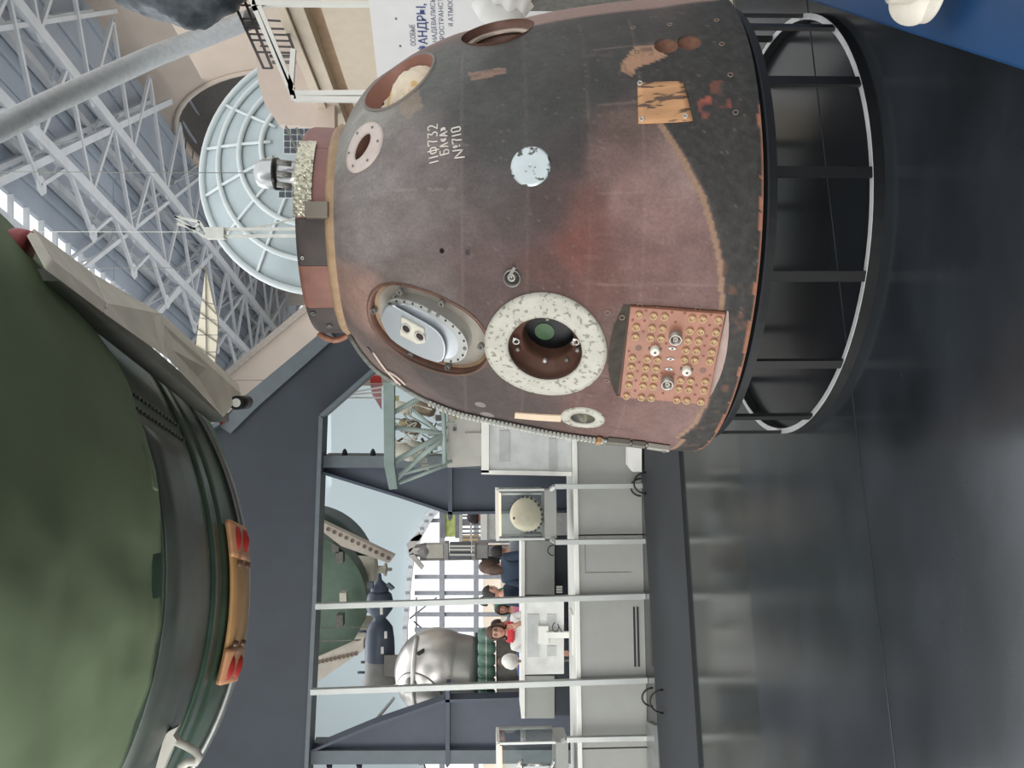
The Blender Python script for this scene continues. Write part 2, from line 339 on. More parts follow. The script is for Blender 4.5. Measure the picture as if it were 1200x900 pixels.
# ------------------------------------------------------------------ monitor standing on the plinth
mo=thing('monitor','white rear side of a display monitor standing on the plinth','monitor',PL(746,.3,.655))
Y=PL(746,.3)[1]
pl('monitor_back',[(612,702),(612,791),(661,790),(661,702)],Y,.03,mat('white_plastic',(205,206,202),.5),mo,bevel=.006)
pl('bezel_edge',[(611,701),(611,792),(615,792),(615,701)],Y-.012,.05,WHITE,mo)
for q in [[(618,720),(618,770),(632,770),(632,720)],[(641,720),(641,736),(652,736),(652,720)],[(641,757),(641,769),(652,769),(652,757)]]:
    pl('vent_area',q,Y-.008,.02,mat('vent_grey',(176,178,176),.6),mo)
pl('bracket',[(631,734),(631,755),(643,755),(643,734)],Y-.05,.045,WHITE,mo,bevel=.004)
pl('stand_arm',[(640,741),(640,748),(667,748),(667,741)],Y-.07,.04,WHITE,mo,bevel=.003)
m=MB(); p=PL(746,.3,.655); m.box(p+np.array([0,-.02,.008]),(.2,.13,.008)); put('stand_foot',m,WHITE,mo,bevel=.004)
m=MB(); c=at(651,735,Y-.06); m.tube([c+np.array([.045*cos(t),0,.03*sin(t)]) for t in np.linspace(0,5.6,22)]+[at(662,748,Y-.06)],.004,6); put('cable',m,BLACK,mo)
# white info cabinet on plinth
cb=thing('information_cabinet','white boxy display cabinet on plinth touching the capsule outline','cabinet',PL(530,.1,.655))
Y=PL(530,.08)[1]
zb=.656
def pz(pts,Y,zmin=.656):
    out=[]
    for x,y in pts:
        P=at(x,y,Y); P[2]=max(P[2],zmin); out.append(P)
    return out
m=MB(); m.prism(pz([(566,470),(566,554),(670,556),(670,470)],Y),(0,.35,0)); put('cabinet_body',m,mat('cabinet_grey',(188,190,188),.5),cb,bevel=.006)
m=MB(); m.prism(pz([(564,470),(564,554),(573,554),(573,470)],Y-.03),(0,.38,0)); put('bright_edge',m,WHITE,cb)
m=MB(); m.prism(pz([(564,551),(564,556),(670,558),(670,553)],Y-.03),(0,.38,0)); put('frame_edge',m,WHITE,cb)
for q in ([(585,505),(585,541),(597,541),(597,505)],[(643,514),(643,550),(652,550),(652,514)]): pl('inset_panel',q,Y-.01,.02,mat('inset_grey',(168,170,168),.5),cb)
# second plinth behind
Y2=9.3
p2=thing('rear_plinth','grey rear plinth between the big steel legs in front of visitors','plinth',at(700,720,Y2)*np.array([1,1,0])+np.array([0,0,HZ]))
for q in ([(614,634),(614,697),(650,697),(650,634)],[(614,699),(614,790),(650,790),(650,699)],[(614,792),(614,842),(650,842),(650,792)]): pl('panel',q,Y2,.5,GREYP,p2,bevel=.004)
m=MB(); a=at(650,636,Y2);b=at(650,842,Y2); m.prism([(a[0],Y2+.08,HZ),(b[0],Y2+.08,HZ),(b[0],Y2+.45,HZ),(a[0],Y2+.45,HZ)],(0,0,a[2]-HZ)); put('dark_base',m,NAVYD,p2)
pl('top_edge',[(611,634),(611,842),(615,842),(615,634)],Y2-.02,.54,WHITE,p2)
m=MB(); P=at(649,645,Y2-.06); m.tube([P+np.array([cos(t)*.06,0,sin(t)*.07]) for t in np.linspace(0,pi,13)],.006,8); put('cable_hoop',m,BLACK,p2)
for k in range(3): pl('white_socket',[(652+0,687+k*3),(652,689+k*3),(659,689+k*3),(659,687+k*3)],Y2+.0,.02,WHITE,p2)
# ------------------------------------------------------------------ steel cradle frame (gantry)
GY=10.25
gan=thing('steel_cradle','huge navy steel cradle frame spanning above the plinths','steel frame',at(800,700,GY)*np.array([1,1,0])+np.array([0,0,HZ]))
beam=[(358,940),(370,700),(377,487),(444,430),(400,372),(380,388),(283,468),(262,490),(190,560),(170,700),(165,940)]
pl('main_web',beam,GY,.04,NAVYD,gan)
def flange(pts,Y,w,d,m,name='flange'):
    P=[at(x,y,Y) for x,y in pts]
    for a,b in zip(P[:-1],P[1:]):
        c=MB(); c.bar(a,b,d,w,(0,1,0)) if False else c.bar(a,b,w,d,(0,1,0)); put(name,c,m,gan)
flange([(360,940),(371.5,700),(379,487),(446,428)],GY-.02,.05,.34,NAVYL)
# broad light flange on the sloping arm, upper side
pl('sloping_flange',[(258,500),(284,466),(383,384),(392,396),(300,478),(270,508)],GY-.06,.5,NAVYL,gan)
flange([(150,560),(262,494)],GY-.02,.05,.34,NAVYL)
# legs: tapered gusset columns
LY=GY+.05
zf=HZ
def to_floor(pts,Y,zmax_x=655):
    out=[]
    for x,y in pts:
        P=at(x,y,Y)
        if x>=zmax_x: P[2]=HZ+.0
        out.append(P)
    return out
for nm,pts,strip,ribx in [('right',[(379,553),(470,581),(527,600),(655,598),(655,548),(379,545)],[(379,534),(379,548),(655,550),(655,536)],(527,540,611)),
                     ('left',[(363,878),(440,846),(522,818),(655,814),(655,884),(363,884)],[(363,880),(363,896),(655,896),(655,880)],(524,808,900))]:
    m=MB(); m.prism(to_floor(pts,LY),(0,.05,0)); put('leg_web',m,NAVY,gan)
    m=MB(); m.prism(to_floor(strip,LY-.1),(0,.4,0)); put('leg_flange',m,NAVYL,gan)
    x,ya,yb=ribx; m=MB(); m.prism([at(x-2,ya,LY-.12),at(x-2,yb-4,LY-.12),at(x,yb,LY-.12),at(x+3,yb-4,LY-.12),at(x+3,ya,LY-.12)],(0,.35,0)); put('stiffener_rib',m,NAVY,gan)
    sy=-1 if nm=='right' else 1; e=534 if nm=='right' else 896
    for xx in (386,421) if nm=='left' else (404,437):
        m=MB(); m.tube([at(xx,e,LY),at(xx,e+sy*5,LY),at(xx,e+sy*8,LY)],[.04,.03,.012],10); put('peg',m,MBLACK,gan)
    edge=[pts[0],pts[1],pts[2],pts[3]]; P=to_floor(edge,LY-.02)
    for a,b in zip(P[:-1],P[1:]):
        m=MB(); m.bar(a,b,.035,.2,(0,1,0)); put('edge_strip',m,NAVYL if nm=='x' else NAVY,gan)
    m=MB(); c=at(650,573 if nm=='right' else 850,LY); m.box((c[0],c[1],HZ+.02),(.42,.3,.02)); put('foot_plate',m,NAVYD,gan)
# ------------------------------------------------------------------ the scorched descent capsule
AX=np.array([.759,4.026])
PRF=np.array([(1.10,.50),(1.10,.55),(1.085,.68),(1.065,.81),(1.047,.975),(1.016,1.185),(.972,1.396),(.935,1.565),(.905,1.675),(.84,1.825),(.765,1.95),(.70,2.045),(.605,2.125),(.53,2.17),(.49,2.20)])
def catm(P,n=10):
    out=[];P=np.vstack([2*P[0]-P[1],P,2*P[-1]-P[-2]])
    for i in range(1,len(P)-2):
        for k in range(n):
            t=k/n;a,b,c,d=P[i-1:i+3]
            out.append(.5*(2*b+(c-a)*t+(2*a-5*b+4*c-d)*t*t+(3*b-a-3*c+d)*t**3))
    out.append(P[-2]);return np.array(out)
PF=catm(PRF)
def Rz(z): return np.interp(z,PF[:,1],PF[:,0])
def Nz(th,z):
    e=.01;dr=(Rz(z+e)-Rz(z-e))/(2*e);n=np.array([cos(th),sin(th),-dr]);return n/np.linalg.norm(n)
def Sp(th,z,off=0): return np.array([AX[0]+Rz(z)*cos(th),AX[1]+Rz(z)*sin(th),z])+off*Nz(th,z)
def hit(o,d,t0,t1,n=240):
    ts=np.linspace(t0,t1,n);P=o+ts[:,None]*d
    g=np.hypot(P[:,0]-AX[0],P[:,1]-AX[1])-Rz(P[:,2]);g[P[:,2]>2.2]=1
    i=int(np.argmax(g<0)) if (g<0).any() else max(1,int(g.argmin()))
    if i==0:i=1
    a,b=ts[i-1],ts[i]
    for _ in range(26):
        m=(a+b)/2;p=o+m*d
        if hypot(p[0]-AX[0],p[1]-AX[1])-Rz(p[2])<0:b=m
        else:a=m
    return o+a*d
O0=np.array([0,0,CZ])
def capp(x,y): return hit(O0,ray(x,y),2.4,4.6)
def tz(P): return atan2(P[1]-AX[1],P[0]-AX[0]),P[2]
def cpx(x,y): return tz(capp(x,y))
class Fr:
    def __init__(s,x=None,y=None,th=None,z=None):
        if th is None: th,z=cpx(x,y)
        s.th=th;s.z=z;s.P=Sp(th,z);s.N=Nz(th,z);s.T=np.array([-sin(th),cos(th),0.]);s.B=np.cross(s.N,s.T)
    def ab(s,x,y,h=0.):
        d=ray(x,y);t=((s.P+s.N*h-O0)@s.N)/(d@s.N);Q=O0+t*d-s.P;return Q@s.T,Q@s.B
    def pl(s,a,b,h=0): return s.P+a*s.T+b*s.B+h*s.N
    def on(s,a,b,off=0):
        q=s.pl(a,b,.06); p=hit(q,-s.N,-.05,.35,60); th,z=tz(p); return p+off*Nz(th,z)
Lc=lambda c:np.array(lin(c))
# albedo palette in (angle, height): charred ablator tones, lighter at the top partly from baked-in light
CP=[(440,220,150,142,142),(430,280,146,137,136),(480,250,136,124,123),(520,230,120,109,108),(420,150,165,162,156),(470,180,140,131,130),(480,320,125,111,106),(425,350,172,134,120),(440,430,140,112,103),(500,200,128,118,117),(560,120,88,90,88),(600,90,80,82,80),(520,80,108,110,107),(640,60,84,84,81),(700,40,80,78,76),(700,100,72,72,70),(620,150,80,81,79),(660,170,76,70,69),(600,250,92,80,79),(570,215,100,92,92),(640,240,88,70,68),(690,240,122,78,70),(680,290,126,70,61),(720,190,128,98,93),(740,225,150,112,106),(800,200,154,122,116),(780,260,148,110,105),(820,300,132,98,93),(760,320,130,92,86),(700,340,116,74,66),(640,320,106,70,64),(560,300,108,86,84),(560,350,96,77,73),(520,445,86,77,72),(560,462,82,74,70),(620,475,90,74,70),(700,480,118,82,76),(760,492,134,98,92),(800,502,142,108,102),(720,380,112,82,76),(760,75,74,70,68),(830,60,69,67,64),(830,90,72,68,65),(720,60,76,76,74),(480,440,112,94,88),(500,350,118,104,100),(620,345,96,74,70),(540,270,112,96,94),(650,130,74,75,73),(590,180,84,84,83),(730,150,110,88,80)]
cpt=np.array([cpx(c[0],c[1]) for c in CP]); cpc=np.array([Lc(c[2:]) for c in CP])
cpt=np.vstack([cpt,[[radians(a),z] for a in (-20,10,50,90,130,170) for z in (.7,1.2,1.7)]]); cpc=np.vstack([cpc,[Lc((150,118,108))]*3,[Lc((96,86,82))]*15])
rng=np.random.RandomState(3); NG=rng.rand(64,64)
def vnoise(u,v):
    u=np.asarray(u);v=np.asarray(v);i=np.floor(u).astype(int);j=np.floor(v).astype(int);f=u-i;g=v-j;f=f*f*(3-2*f);g=g*g*(3-2*g)
    a=NG[i%64,j%64];b=NG[(i+1)%64,j%64];c=NG[i%64,(j+1)%64];d=NG[(i+1)%64,(j+1)%64]
    return (a*(1-f)+b*f)*(1-g)+(c*(1-f)+d*f)*g
def fb(u,v): return (vnoise(u,v)+.5*vnoise(2*u+7,2*v+3)+.25*vnoise(4*u+1,4*v+9))/1.75
def inpoly(x,y,poly):
    r=np.zeros(len(x),bool);n=len(poly)
    for i in range(n):
        x1,y1=poly[i];x2,y2=poly[(i+1)%n]
        c=((y1>y)!=(y2>y))&(x<(x2-x1)*(y-y1)/(y2-y1+1e-12)+x1);r^=c
    return r
bandline=[cpx(x,y) for x,y in [(755,60),(768,110),(778,146),(800,180),(826,228),(840,275),(847,310),(849,360),(846,400),(838,450),(818,495),(795,514)]]
bl=np.array(sorted([(a+.0,b) for a,b in bandline]))
pinkth=cpx(720,16)[0]
def albedo(V):
    th=np.arctan2(V[:,1]-AX[1],V[:,0]-AX[0]);z=V[:,2]
    Y=.95
    wu=(fb(th*5+20,z*5)-.5)*.10; wv=(fb(th*5+50,z*5+30)-.5)*.10
    d=((th[:,None]+wu[:,None]-cpt[None,:,0])*Y)**2+(z[:,None]+wv[:,None]-cpt[None,:,1])**2
    wg=1/(d+.0012)**2; col=(wg@cpc)/wg.sum(1)[:,None]
    n1=fb(th*22+9,z*22+9);n2=fb(th*90+9,z*14+9);n3=fb(th*130,z*150)
    col*= (.82+.36*n1)[:,None]; col*=(.93+.14*n2)[:,None]; col*=(.93+.14*n3)[:,None]
    def mix(mask,c,k=1.): 
        m=np.clip(mask*k,0,1)[:,None]; col[:]=col*(1-m)+np.array(c)*m
    # ablator cloth courses: fine horizontal and vertical joints
    for zz in (.93,1.13,1.37,1.62): mix(np.exp(-((z-zz-.006*(n1-.5))/.004)**2)*(th<-.8),Lc((170,140,130)),.22)
    for tt in (-2.35,-1.95,-1.62,-1.28,-1.0): mix(np.exp(-(((th-tt+.03*(z-1.2))*Y)/.004)**2)*(z<1.1),Lc((175,145,135)),.25)
    mix(np.exp(-(((th+1.62-.10*(z-1.2))*Y)/.005)**2)*(z>1.6)*(n1>.45),Lc((170,160,155)),.4)
    mix(np.exp(-(((th+1.45-.16*(z-1.2))*Y)/.004)**2)*(z>1.5)*(n1>.4),Lc((175,160,150)),.4)
    # charcoal lower shield band
    tw=np.where(th>2.2,th-2*pi,th); zb=np.interp(tw,bl[:,0],bl[:,1],left=.62,right=.72)
    soft=np.where(th>radians(-70),.05,.004)
    m=1/(1+np.exp(np.clip((z-zb)/soft,-30,30))); ch=Lc((62,61,59))*(.55+.9*fb(th*60,z*60))[:,None]
    mm=(m*(tw<.2)*(tw>-4.))[:,None]; col[:]=col*(1-mm)+ch*mm
    # tan bonding strip above the band
    ins=(tw<radians(-74)); mix(ins*((z>zb)&(z<zb+.018+.012*np.clip((th+2.0),0,.6))),Lc((168,130,98)),.9)
    # rusty rim and patches
    mix((z<.506+.008*n1)*(th<radians(-75)),Lc((190,116,76)),.8)
    mix(np.clip((th-pinkth)*30,0,1)*(z<1.45)*(z>.55),Lc((176,140,128)),.85)
    mix((z<zb)*np.clip((n1-.62)*8,0,1)*(th<radians(-105)),Lc((140,88,66)),.45)
    def patch(px,c,k=1,soft=None):
        P=[cpx(*p) for p in px]; mix(inpoly(th,z,P).astype(float)*(1 if soft is None else np.clip((soft-.25)*3,0,1)),c,k)
    patch([(816,120),(832,112),(836,135),(824,140)],Lc((190,80,55)),.8,n1); patch([(838,118),(855,116),(857,126),(840,128)],Lc((180,84,56)),.7,n1); patch([(833,96),(846,95),(845,112),(834,110)],Lc((160,84,60)),.5,n1)
    patch([(728,75),(745,54),(768,52),(782,66),(760,75),(744,80),(742,92),(728,82)],Lc((196,144,104)),.9,fb(th*40,z*40)+.1)
    patch([(549,85),(592,79),(593,86),(552,95)],Lc((166,128,108)),.9,fb(th*60,z*30)+.1)
    patch([(470,118),(490,106),(496,125),(478,140),(468,132)],Lc((190,160,130)),.4)
    patch([(716,388),(722,372),(740,362),(735,400),(727,450),(722,440)],Lc((62,58,52)),.5,n1+.2)
    # pale scuffs
    mix(((fb(th*70,z*8+3)>.74)&(z>.75)&(z<1.15)&(th<-1)),Lc((160,130,122)),.10)
    mix((fb(th*180,z*180)>.82)*(z<1.6),Lc((165,150,140)),.22)
    g_=col.mean(1)[:,None]; col=g_+(col-g_)*.74
    return np.clip(col*.84*np.array([1.0,.98,.955]),0,1)
def scr_mat(name='charred_ablator',rough=.72,bump=.25):
    m=bpy.data.materials.new(name); m.use_nodes=True; nt=m.node_tree;b=nt.nodes['Principled BSDF']
    a=nt.nodes.new('ShaderNodeAttribute'); a.attribute_name='albedo'; tc=nt.nodes.new('ShaderNodeTexCoord')
    n=nt.nodes.new('ShaderNodeTexNoise'); n.inputs['Scale'].default_value=90; n.inputs['Detail'].default_value=6
    nt.links.new(tc.outputs['Object'],n.inputs[0])
    r=nt.nodes.new('ShaderNodeMapRange'); r.inputs['From Min'].default_value=.3; r.inputs['From Max'].default_value=.7; r.inputs['To Min'].default_value=.87; r.inputs['To Max'].default_value=1.12
    nt.links.new(n.outputs['Fac'],r.inputs[0]); mx=nt.nodes.new('ShaderNodeVectorMath'); mx.operation='SCALE'
    nt.links.new(a.outputs['Color'],mx.inputs[0]); nt.links.new(r.outputs[0],mx.inputs['Scale']); nt.links.new(mx.outputs[0],b.inputs['Base Color'])
    b.inputs['Roughness'].default_value=rough; b.inputs['Specular IOR Level'].default_value=.35
    bp=nt.nodes.new('ShaderNodeBump'); bp.inputs['Strength'].default_value=bump; bp.inputs['Distance'].default_value=.004
    nt.links.new(n.outputs['Fac'],bp.inputs['Height']); nt.links.new(bp.outputs[0],b.inputs['Normal']); return m
ABL=scr_mat()
caps=thing('descent_capsule','large scorched brown and charcoal bell shaped spacecraft descent capsule on black stand','spacecraft',(AX[0],AX[1],.1))
# body mesh: thick shell
NT=720;zs=np.concatenate([np.linspace(.50,2.0,150),np.linspace(2.01,2.20,30)])
b=MB();vs=[]
for z in zs:
    r=float(Rz(z)) ; vs+=[(AX[0]+r*cos(2*pi*k/NT),AX[1]+r*sin(2*pi*k/NT),z) for k in range(NT)]
nz=len(zs);fs=[(i*NT+k,i*NT+(k+1)%NT,(i+1)*NT+(k+1)%NT,(i+1)*NT+k) for i in range(nz-1) for k in range(NT)]
# inner wall
zi=np.linspace(2.17,.52,24);base=len(vs);NI=NT
for z in zi: 
    r=float(Rz(z))-.075; vs+=[(AX[0]+r*cos(2*pi*k/NT),AX[1]+r*sin(2*pi*k/NT),z) for k in range(NT)]
fs+=[((nz-1)*NT+k,(nz-1)*NT+(k+1)%NT,base+(k+1)%NT,base+k) for k in range(NT)]
for i in range(len(zi)-1): fs+=[(base+i*NT+k,base+i*NT+(k+1)%NT,base+(i+1)*NT+(k+1)%NT,base+(i+1)*NT+k) for k in range(NT)]
e=base+(len(zi)-1)*NT
fs+=[(e+k,e+(k+1)%NT,(k+1)%NT,k) for k in range(NT)]
b.add(vs,fs,True)
def outline_cut(fr,poly,depth,out=.08):
    m=MB(); P=[fr.pl(a,b_,-depth) for a,b_ in poly]; m.prism(P,fr.N*(depth+out)); return m
def ell(ra,rb,n=40,rot=0,p=2.,ca=0,cb=0):
    out=[]
    for k in range(n):
        t=2*pi*k/n;x=abs(cos(t))**(2/p)*copysign(1,cos(t))*ra;y=abs(sin(t))**(2/p)*copysign(1,sin(t))*rb
        out.append((ca+x*cos(rot)-y*sin(rot),cb+x*sin(rot)+y*cos(rot)))
    return out
fH=Fr(500,390); hpx=[(428,360),(427,346),(437,339),(451,334),(470,338),(500,345),(519,353),(536,363),(553,377),(564,395),(567,411),(561,425),(548,437),(527,440),(500,435),(473,424),(449,405),(433,381)]
hout=None
fW=Fr(638.5,410); fU=Fr(466,93); fR=Fr(583,36); fS=Fr(425,172); fL=Fr(683,490); fP=Fr(790,416); fD1=Fr(781,53); fD2=Fr(808,49); fK=Fr(600,326); fT=Fr(779,120); fC=Fr(622,195)
hout=ell(.196,.277,64,-.13,2.25,-.008,.013)
cuts=[outline_cut(fH,hout,.085),outline_cut(fW,ell(.15,.15),.2),outline_cut(fU,ell(.172,.172),.2),outline_cut(fR,ell(.16,.16),.2),outline_cut(fS,ell(.04,.06,24,rot=.9),.2),outline_cut(fL,ell(.055,.055,24),.04),outline_cut(fK,ell(.034,.034,24),.045)]
pm=MB(); ha=.203; prof=[(.302,.03),(.20,-.027),(-.174,-.027),(-.245,.03)]
pm.prism([fP.pl(-.245,b_,h) for b_,h in prof],fP.T*.455); cuts.append(pm)
for f in (fD1,fD2):
    m=MB(); rr=.054; n=12
    m.rev([(1e-4,-rr)]+[(rr*sin(a),-rr*cos(a)) for a in np.linspace(.12,pi-.12,16)]+[(1e-4,rr)],f.pl(0,0,.022),f.N,28); cuts.append(m)
me=booleaned(b.mesh('cb'),cuts)
V=np.empty(len(me.vertices)*3); me.vertices.foreach_get('co',V); V=V.reshape(-1,3)
col=np.ones((len(V),4)); 
for i in range(0,len(V),20000): col[i:i+20000,:3]=albedo(V[i:i+20000])
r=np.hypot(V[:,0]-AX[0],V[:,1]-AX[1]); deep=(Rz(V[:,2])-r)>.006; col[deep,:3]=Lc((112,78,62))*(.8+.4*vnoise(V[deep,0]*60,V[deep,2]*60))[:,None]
thv=np.arctan2(V[:,1]-AX[1],V[:,0]-AX[0]); nr=(np.abs(thv-fP.th)<.27); up_=deep&nr&(V[:,2]>fP.z+.17)&(V[:,2]<fP.z+.34); lo_=deep&nr&(V[:,2]<fP.z-.16); col[up_,:3]=Lc((74,70,60))*(.6+.8*fb(thv[up_]*40,V[up_,2]*90))[:,None]; col[lo_,:3]=Lc((172,152,144))  # pocket ramps: shading put into the colour, downward slope darker, upward paler
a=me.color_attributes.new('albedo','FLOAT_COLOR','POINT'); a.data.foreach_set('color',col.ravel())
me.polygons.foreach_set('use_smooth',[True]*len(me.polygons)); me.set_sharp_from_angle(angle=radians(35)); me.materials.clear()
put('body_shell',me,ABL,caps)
CREAM=mat('cream_ceramic',(182,180,168),.6,var=.10,scale=14,speck=((136,132,120),50,.57),bump=.15)
BROWN=mat('brown_metal',(104,74,62),.5,.1,var=.25,scale=14)
BRD=mat('dark_brown_metal',(62,48,42),.45,.2,var=.25,scale=14)
STEEL=mat('brushed_steel',(178,180,178),.32,.75,var=.08,scale=10)
SILV=mat('pale_grey_metal',(186,188,184),.42,.35,var=.05,scale=10)
DARK=mat('port_dark',(24,22,22),.3,var=.2)
FOAM=mat('cream_foam',(222,208,184),.85,var=.14,scale=16,speck=((214,180,120),9,.6),bump=.5)
TAN=mat('tan_plastic',(196,146,96),.6,var=.15,scale=14,speck=((90,68,54),30,.62))
PINK=mat('copper_laminate',(150,101,80),.5,var=.14,scale=12)
IRON=mat('grey_iron',(120,118,112),.45,.4,var=.2,scale=20)
# back wall of deep cavities: inner dark drum
m=MB(); m.rev([(.70,.55),(.70,1.2),(.55,1.9),(.2,2.05),(.01,2.06)],(AX[0],AX[1],0),(0,0,1),64); put('inner_hull',m,DARK,caps)
m=MB(); m.rev([(.01,.44),(.6,.455),(1.0,.49),(1.085,.512),(1.02,.53),(.01,.53)],(AX[0],AX[1],0),(0,0,1),96); put('heat_shield_base',m,mat('charred_base',(52,48,46),.8,var=.3,scale=10),caps)
def annulus(fr,ra0,rb0,ra1,rb1,off=.008,n=64,rings=5,rot=0,skirt=.02):
    m=MB();L=[]
    for j in range(rings+1):
        f=j/rings; L.append([fr.on(x,y,off) for x,y in ell(ra0+(ra1-ra0)*f,rb0+(rb1-rb0)*f,n,rot)])
    L.insert(0,[p-fr.N*skirt for p in L[0]]); L.append([p-fr.N*skirt for p in L[-1]])
    vs=sum(L,[]);m.add(vs,[(i*n+k,i*n+(k+1)%n,(i+1)*n+(k+1)%n,(i+1)*n+k) for i in range(len(L)-1) for k in range(n)],True); return m
def disc(fr,ra,rb,off,n=40,rings=6,rot=0): return annulus(fr,.001,.001,ra,rb,off,n,rings,rot)
def boltat(fr,a,b_,h,r=.009,hh=.008,m=None,parent=caps,name='bolt',ring=False):
    q=MB(); P=fr.pl(a,b_,h)
    if ring: q.rev([(r,0),(r,hh),(r*.55,hh),(r*.55,0)],P,fr.N,14)
    else: q.rev([(r,0),(r,hh),(r*.6,hh*1.3),(.0005,hh*1.3)],P,fr.N,10)
    return put(name,q,m or IRON,parent)
# --- big round window
m=annulus(fW,.152,.152,.25,.25,.010,80); ring=put('window_flange',m,CREAM,caps,label='cream worn ceramic ring around the big window')
port=MB(); port.rev([(.152,.0),(.149,-.03),(.147,-.06),(.112,-.075),(.108,-.11),(.104,-.22),(.095,-.30)],fW.P,fW.N,64); prt=put('window_well',port,BROWN,caps)
m=MB(); m.rev([(.108,-.16),(.001,-.16)],fW.P,fW.N,48); put('window_glass',m,mat('dark_glass',(8,11,12),.25,spec=.25),prt)
m=MB(); m.rev([(.104,-.150),(.05,-.150),(.05,-.158),(.104,-.158)],fW.P,fW.N,48,a0=-.05,a1=.05,ref=fW.T); ga,gb=fW.ab(638,389,-.155); m.rev([(.042,0),(.001,.002)],fW.pl(ga,gb,-.157),fW.N,24); put('green_seal',m,mat('green_seal',(60,92,58),.5),prt)
for (x,y) in ((602,409),(673,410)):
    a_,b_=fW.ab(x,y); q=MB(); P=fW.pl(a_,b_,-.055); q.tube([P+.013*(cos(t)*fW.T+sin(t)*fW.B) for t in np.linspace(0,2*pi,17)[:-1]],.004,6,closed=True)
    q.prism([P+fW.T*(-.004)+fW.B*.012,P+fW.T*.020+fW.B*.012,P+fW.T*.018-fW.B*.004],fW.N*.006); put('clamp_ring',q,SILV,prt)
    a_,b_=fW.ab(x+2,y+9); boltat(fW,a_,b_,-.06,.011,.012,IRON,prt,'hex_nut')
for (x,y) in ((636,433),(639,383),(662,432)): 
    a_,b_=fW.ab(x,y); boltat(fW,a_,b_,-.068,.010,.012,IRON if x!=636 else SILV,prt,'hex_nut')
# --- oval hatch
dz=-.078
hc=np.mean(np.array(hout),0)
def scaled(poly,s,da=0,db=0,sb=None): 
    c=np.mean(np.array(poly),0);return [(c[0]+(p[0]-c[0])*s+da,c[1]+(p[1]-c[1])*(sb or s)+db) for p in poly]
hat=MB(); hat.prism([fH.pl(a_,b_,dz+.001) for a_,b_ in scaled(hout,.985)],fH.N*.006); hh=put('hatch_recess_floor',hat,mat('recess_floor',(150,144,134),.6,var=.1,scale=12,speck=((182,140,104),7,.62)),caps)
ob=MB();n=len(hout)
o1=[fH.on(a_,b_,.004) for a_,b_ in scaled(hout,1.045)];o2=[fH.on(a_,b_,.006) for a_,b_ in scaled(hout,1.0)];o3=[fH.pl(*q,dz+.012) for q in scaled(hout,.985)];o4=[fH.pl(*q,dz+.012) for q in scaled(hout,.93)];o5=[fH.pl(*q,dz) for q in scaled(hout,.92)]
ob.add(o1+o2+o3,[(i*n+k,i*n+(k+1)%n,(i+1)*n+(k+1)%n,(i+1)*n+k) for i in range(2) for k in range(n)],True); put('recess_rim',ob,BROWN,caps)
ob=MB(); ob.add(o3+o4+o5,[(i*n+k,i*n+(k+1)%n,(i+1)*n+(k+1)%n,(i+1)*n+k) for i in range(2) for k in range(n)],True); put('sealing_strip',ob,mat('tan_seal',(150,124,98),.6,var=.2,scale=14),caps)
kpx=[(445,373),(446,362),(451,355),(459,352),(480,357),(502,365),(519,373),(534,385),(542,400),(544,412),(541,421),(534,425),(520,424),(500,418),(477,408),(456,395)]
kc=np.array([fH.ab(*p,-.002) for p in kpx]); 
# correct for height above the frame plane: the flange sits in the recess
kout=ell(.122,.200,56,-.27,2.35,float(kc[:,0].mean())+.004,float(kc[:,1].mean())-.002)
hb=MB(); hb.prism([fH.pl(a_,b_,-.076) for a_,b_ in scaled(kout,.95)],fH.N*.062); put('hatch_base',hb,SILV,caps)
hb=MB(); hb.prism([fH.pl(a_,b_,-.016) for a_,b_ in scaled(kout,1.0)],fH.N*.014); hf=put('hatch_flange',hb,SILV,caps,bevel=.002)
bpx=[(446,376),(448,364),(455,358),(464,360),(485,371),(506,383),(517,393),(522,405),(522,416),(519,423),(512,425),(495,420),(475,410),(456,396)]
bc=np.array([fH.ab(*p,.034) for p in bpx]); bo=[tuple(map(float,q)) for q in catm(np.vstack([bc,bc[:1]]),3)[:-1]]
hb=MB(); P0=[fH.pl(a_,b_,-.003) for a_,b_ in scaled(kout,.86)]; sc=scaled(bo,1.0)
# resample the base outline to match count
def resample(P,n):
    P=np.array(P);Q=np.vstack([P,P[:1]]);s=np.concatenate([[0],np.cumsum(np.linalg.norm(np.diff(Q,axis=0),axis=1))]);t=np.linspace(0,s[-1],n+1)[:-1]
    return [tuple(Q_) for Q_ in np.stack([np.interp(t,s,Q[:,i]) for i in range(Q.shape[1])],1)]
nn=48; A0=resample(scaled(kout,.86),nn);A1=resample(sc,nn)
L=[[fH.pl(*q,-.004) for q in A0],[fH.pl(*q,.030) for q in A1],[fH.pl(*q,.034) for q in scaled(A1,.95)]]
hb.add(sum(L,[]),[(i*nn+k,i*nn+(k+1)%nn,(i+1)*nn+(k+1)%nn,(i+1)*nn+k) for i in range(2) for k in range(nn)],True); hb.add(L[2],[tuple(range(nn))]); hcov=put('hatch_cover',hb,mat('silver_blue_metal',(188,194,198),.35,.45,var=.05),caps,label='raised smooth silver hatch cover')
hb=MB(); qa=[fH.ab(*p,.046) for p in ((470,372),(496,386),(498,402),(489,404),(468,393))]; hb.prism([fH.pl(a_,b_,.033) for a_,b_ in qa],fH.N*.012); put('port_block',hb,mat('cream_metal',(206,202,186),.45),caps,bevel=.004)
for x,y in ((476,385),(492,394)):
    a_,b_=fH.ab(x,y,.046); q=MB(); q.rev([(.024,.044),(.024,.05),(.018,.05),(.015,.04)],fH.pl(a_,b_,0),fH.N,20); s=put('view_port',q,SILV,caps); q=MB(); q.rev([(.0175,.0475),(.001,.0475)],fH.pl(a_,b_,0),fH.N,18); put('port_opening',q,BRD,s)
rs=resample(scaled(kout,.95),26)
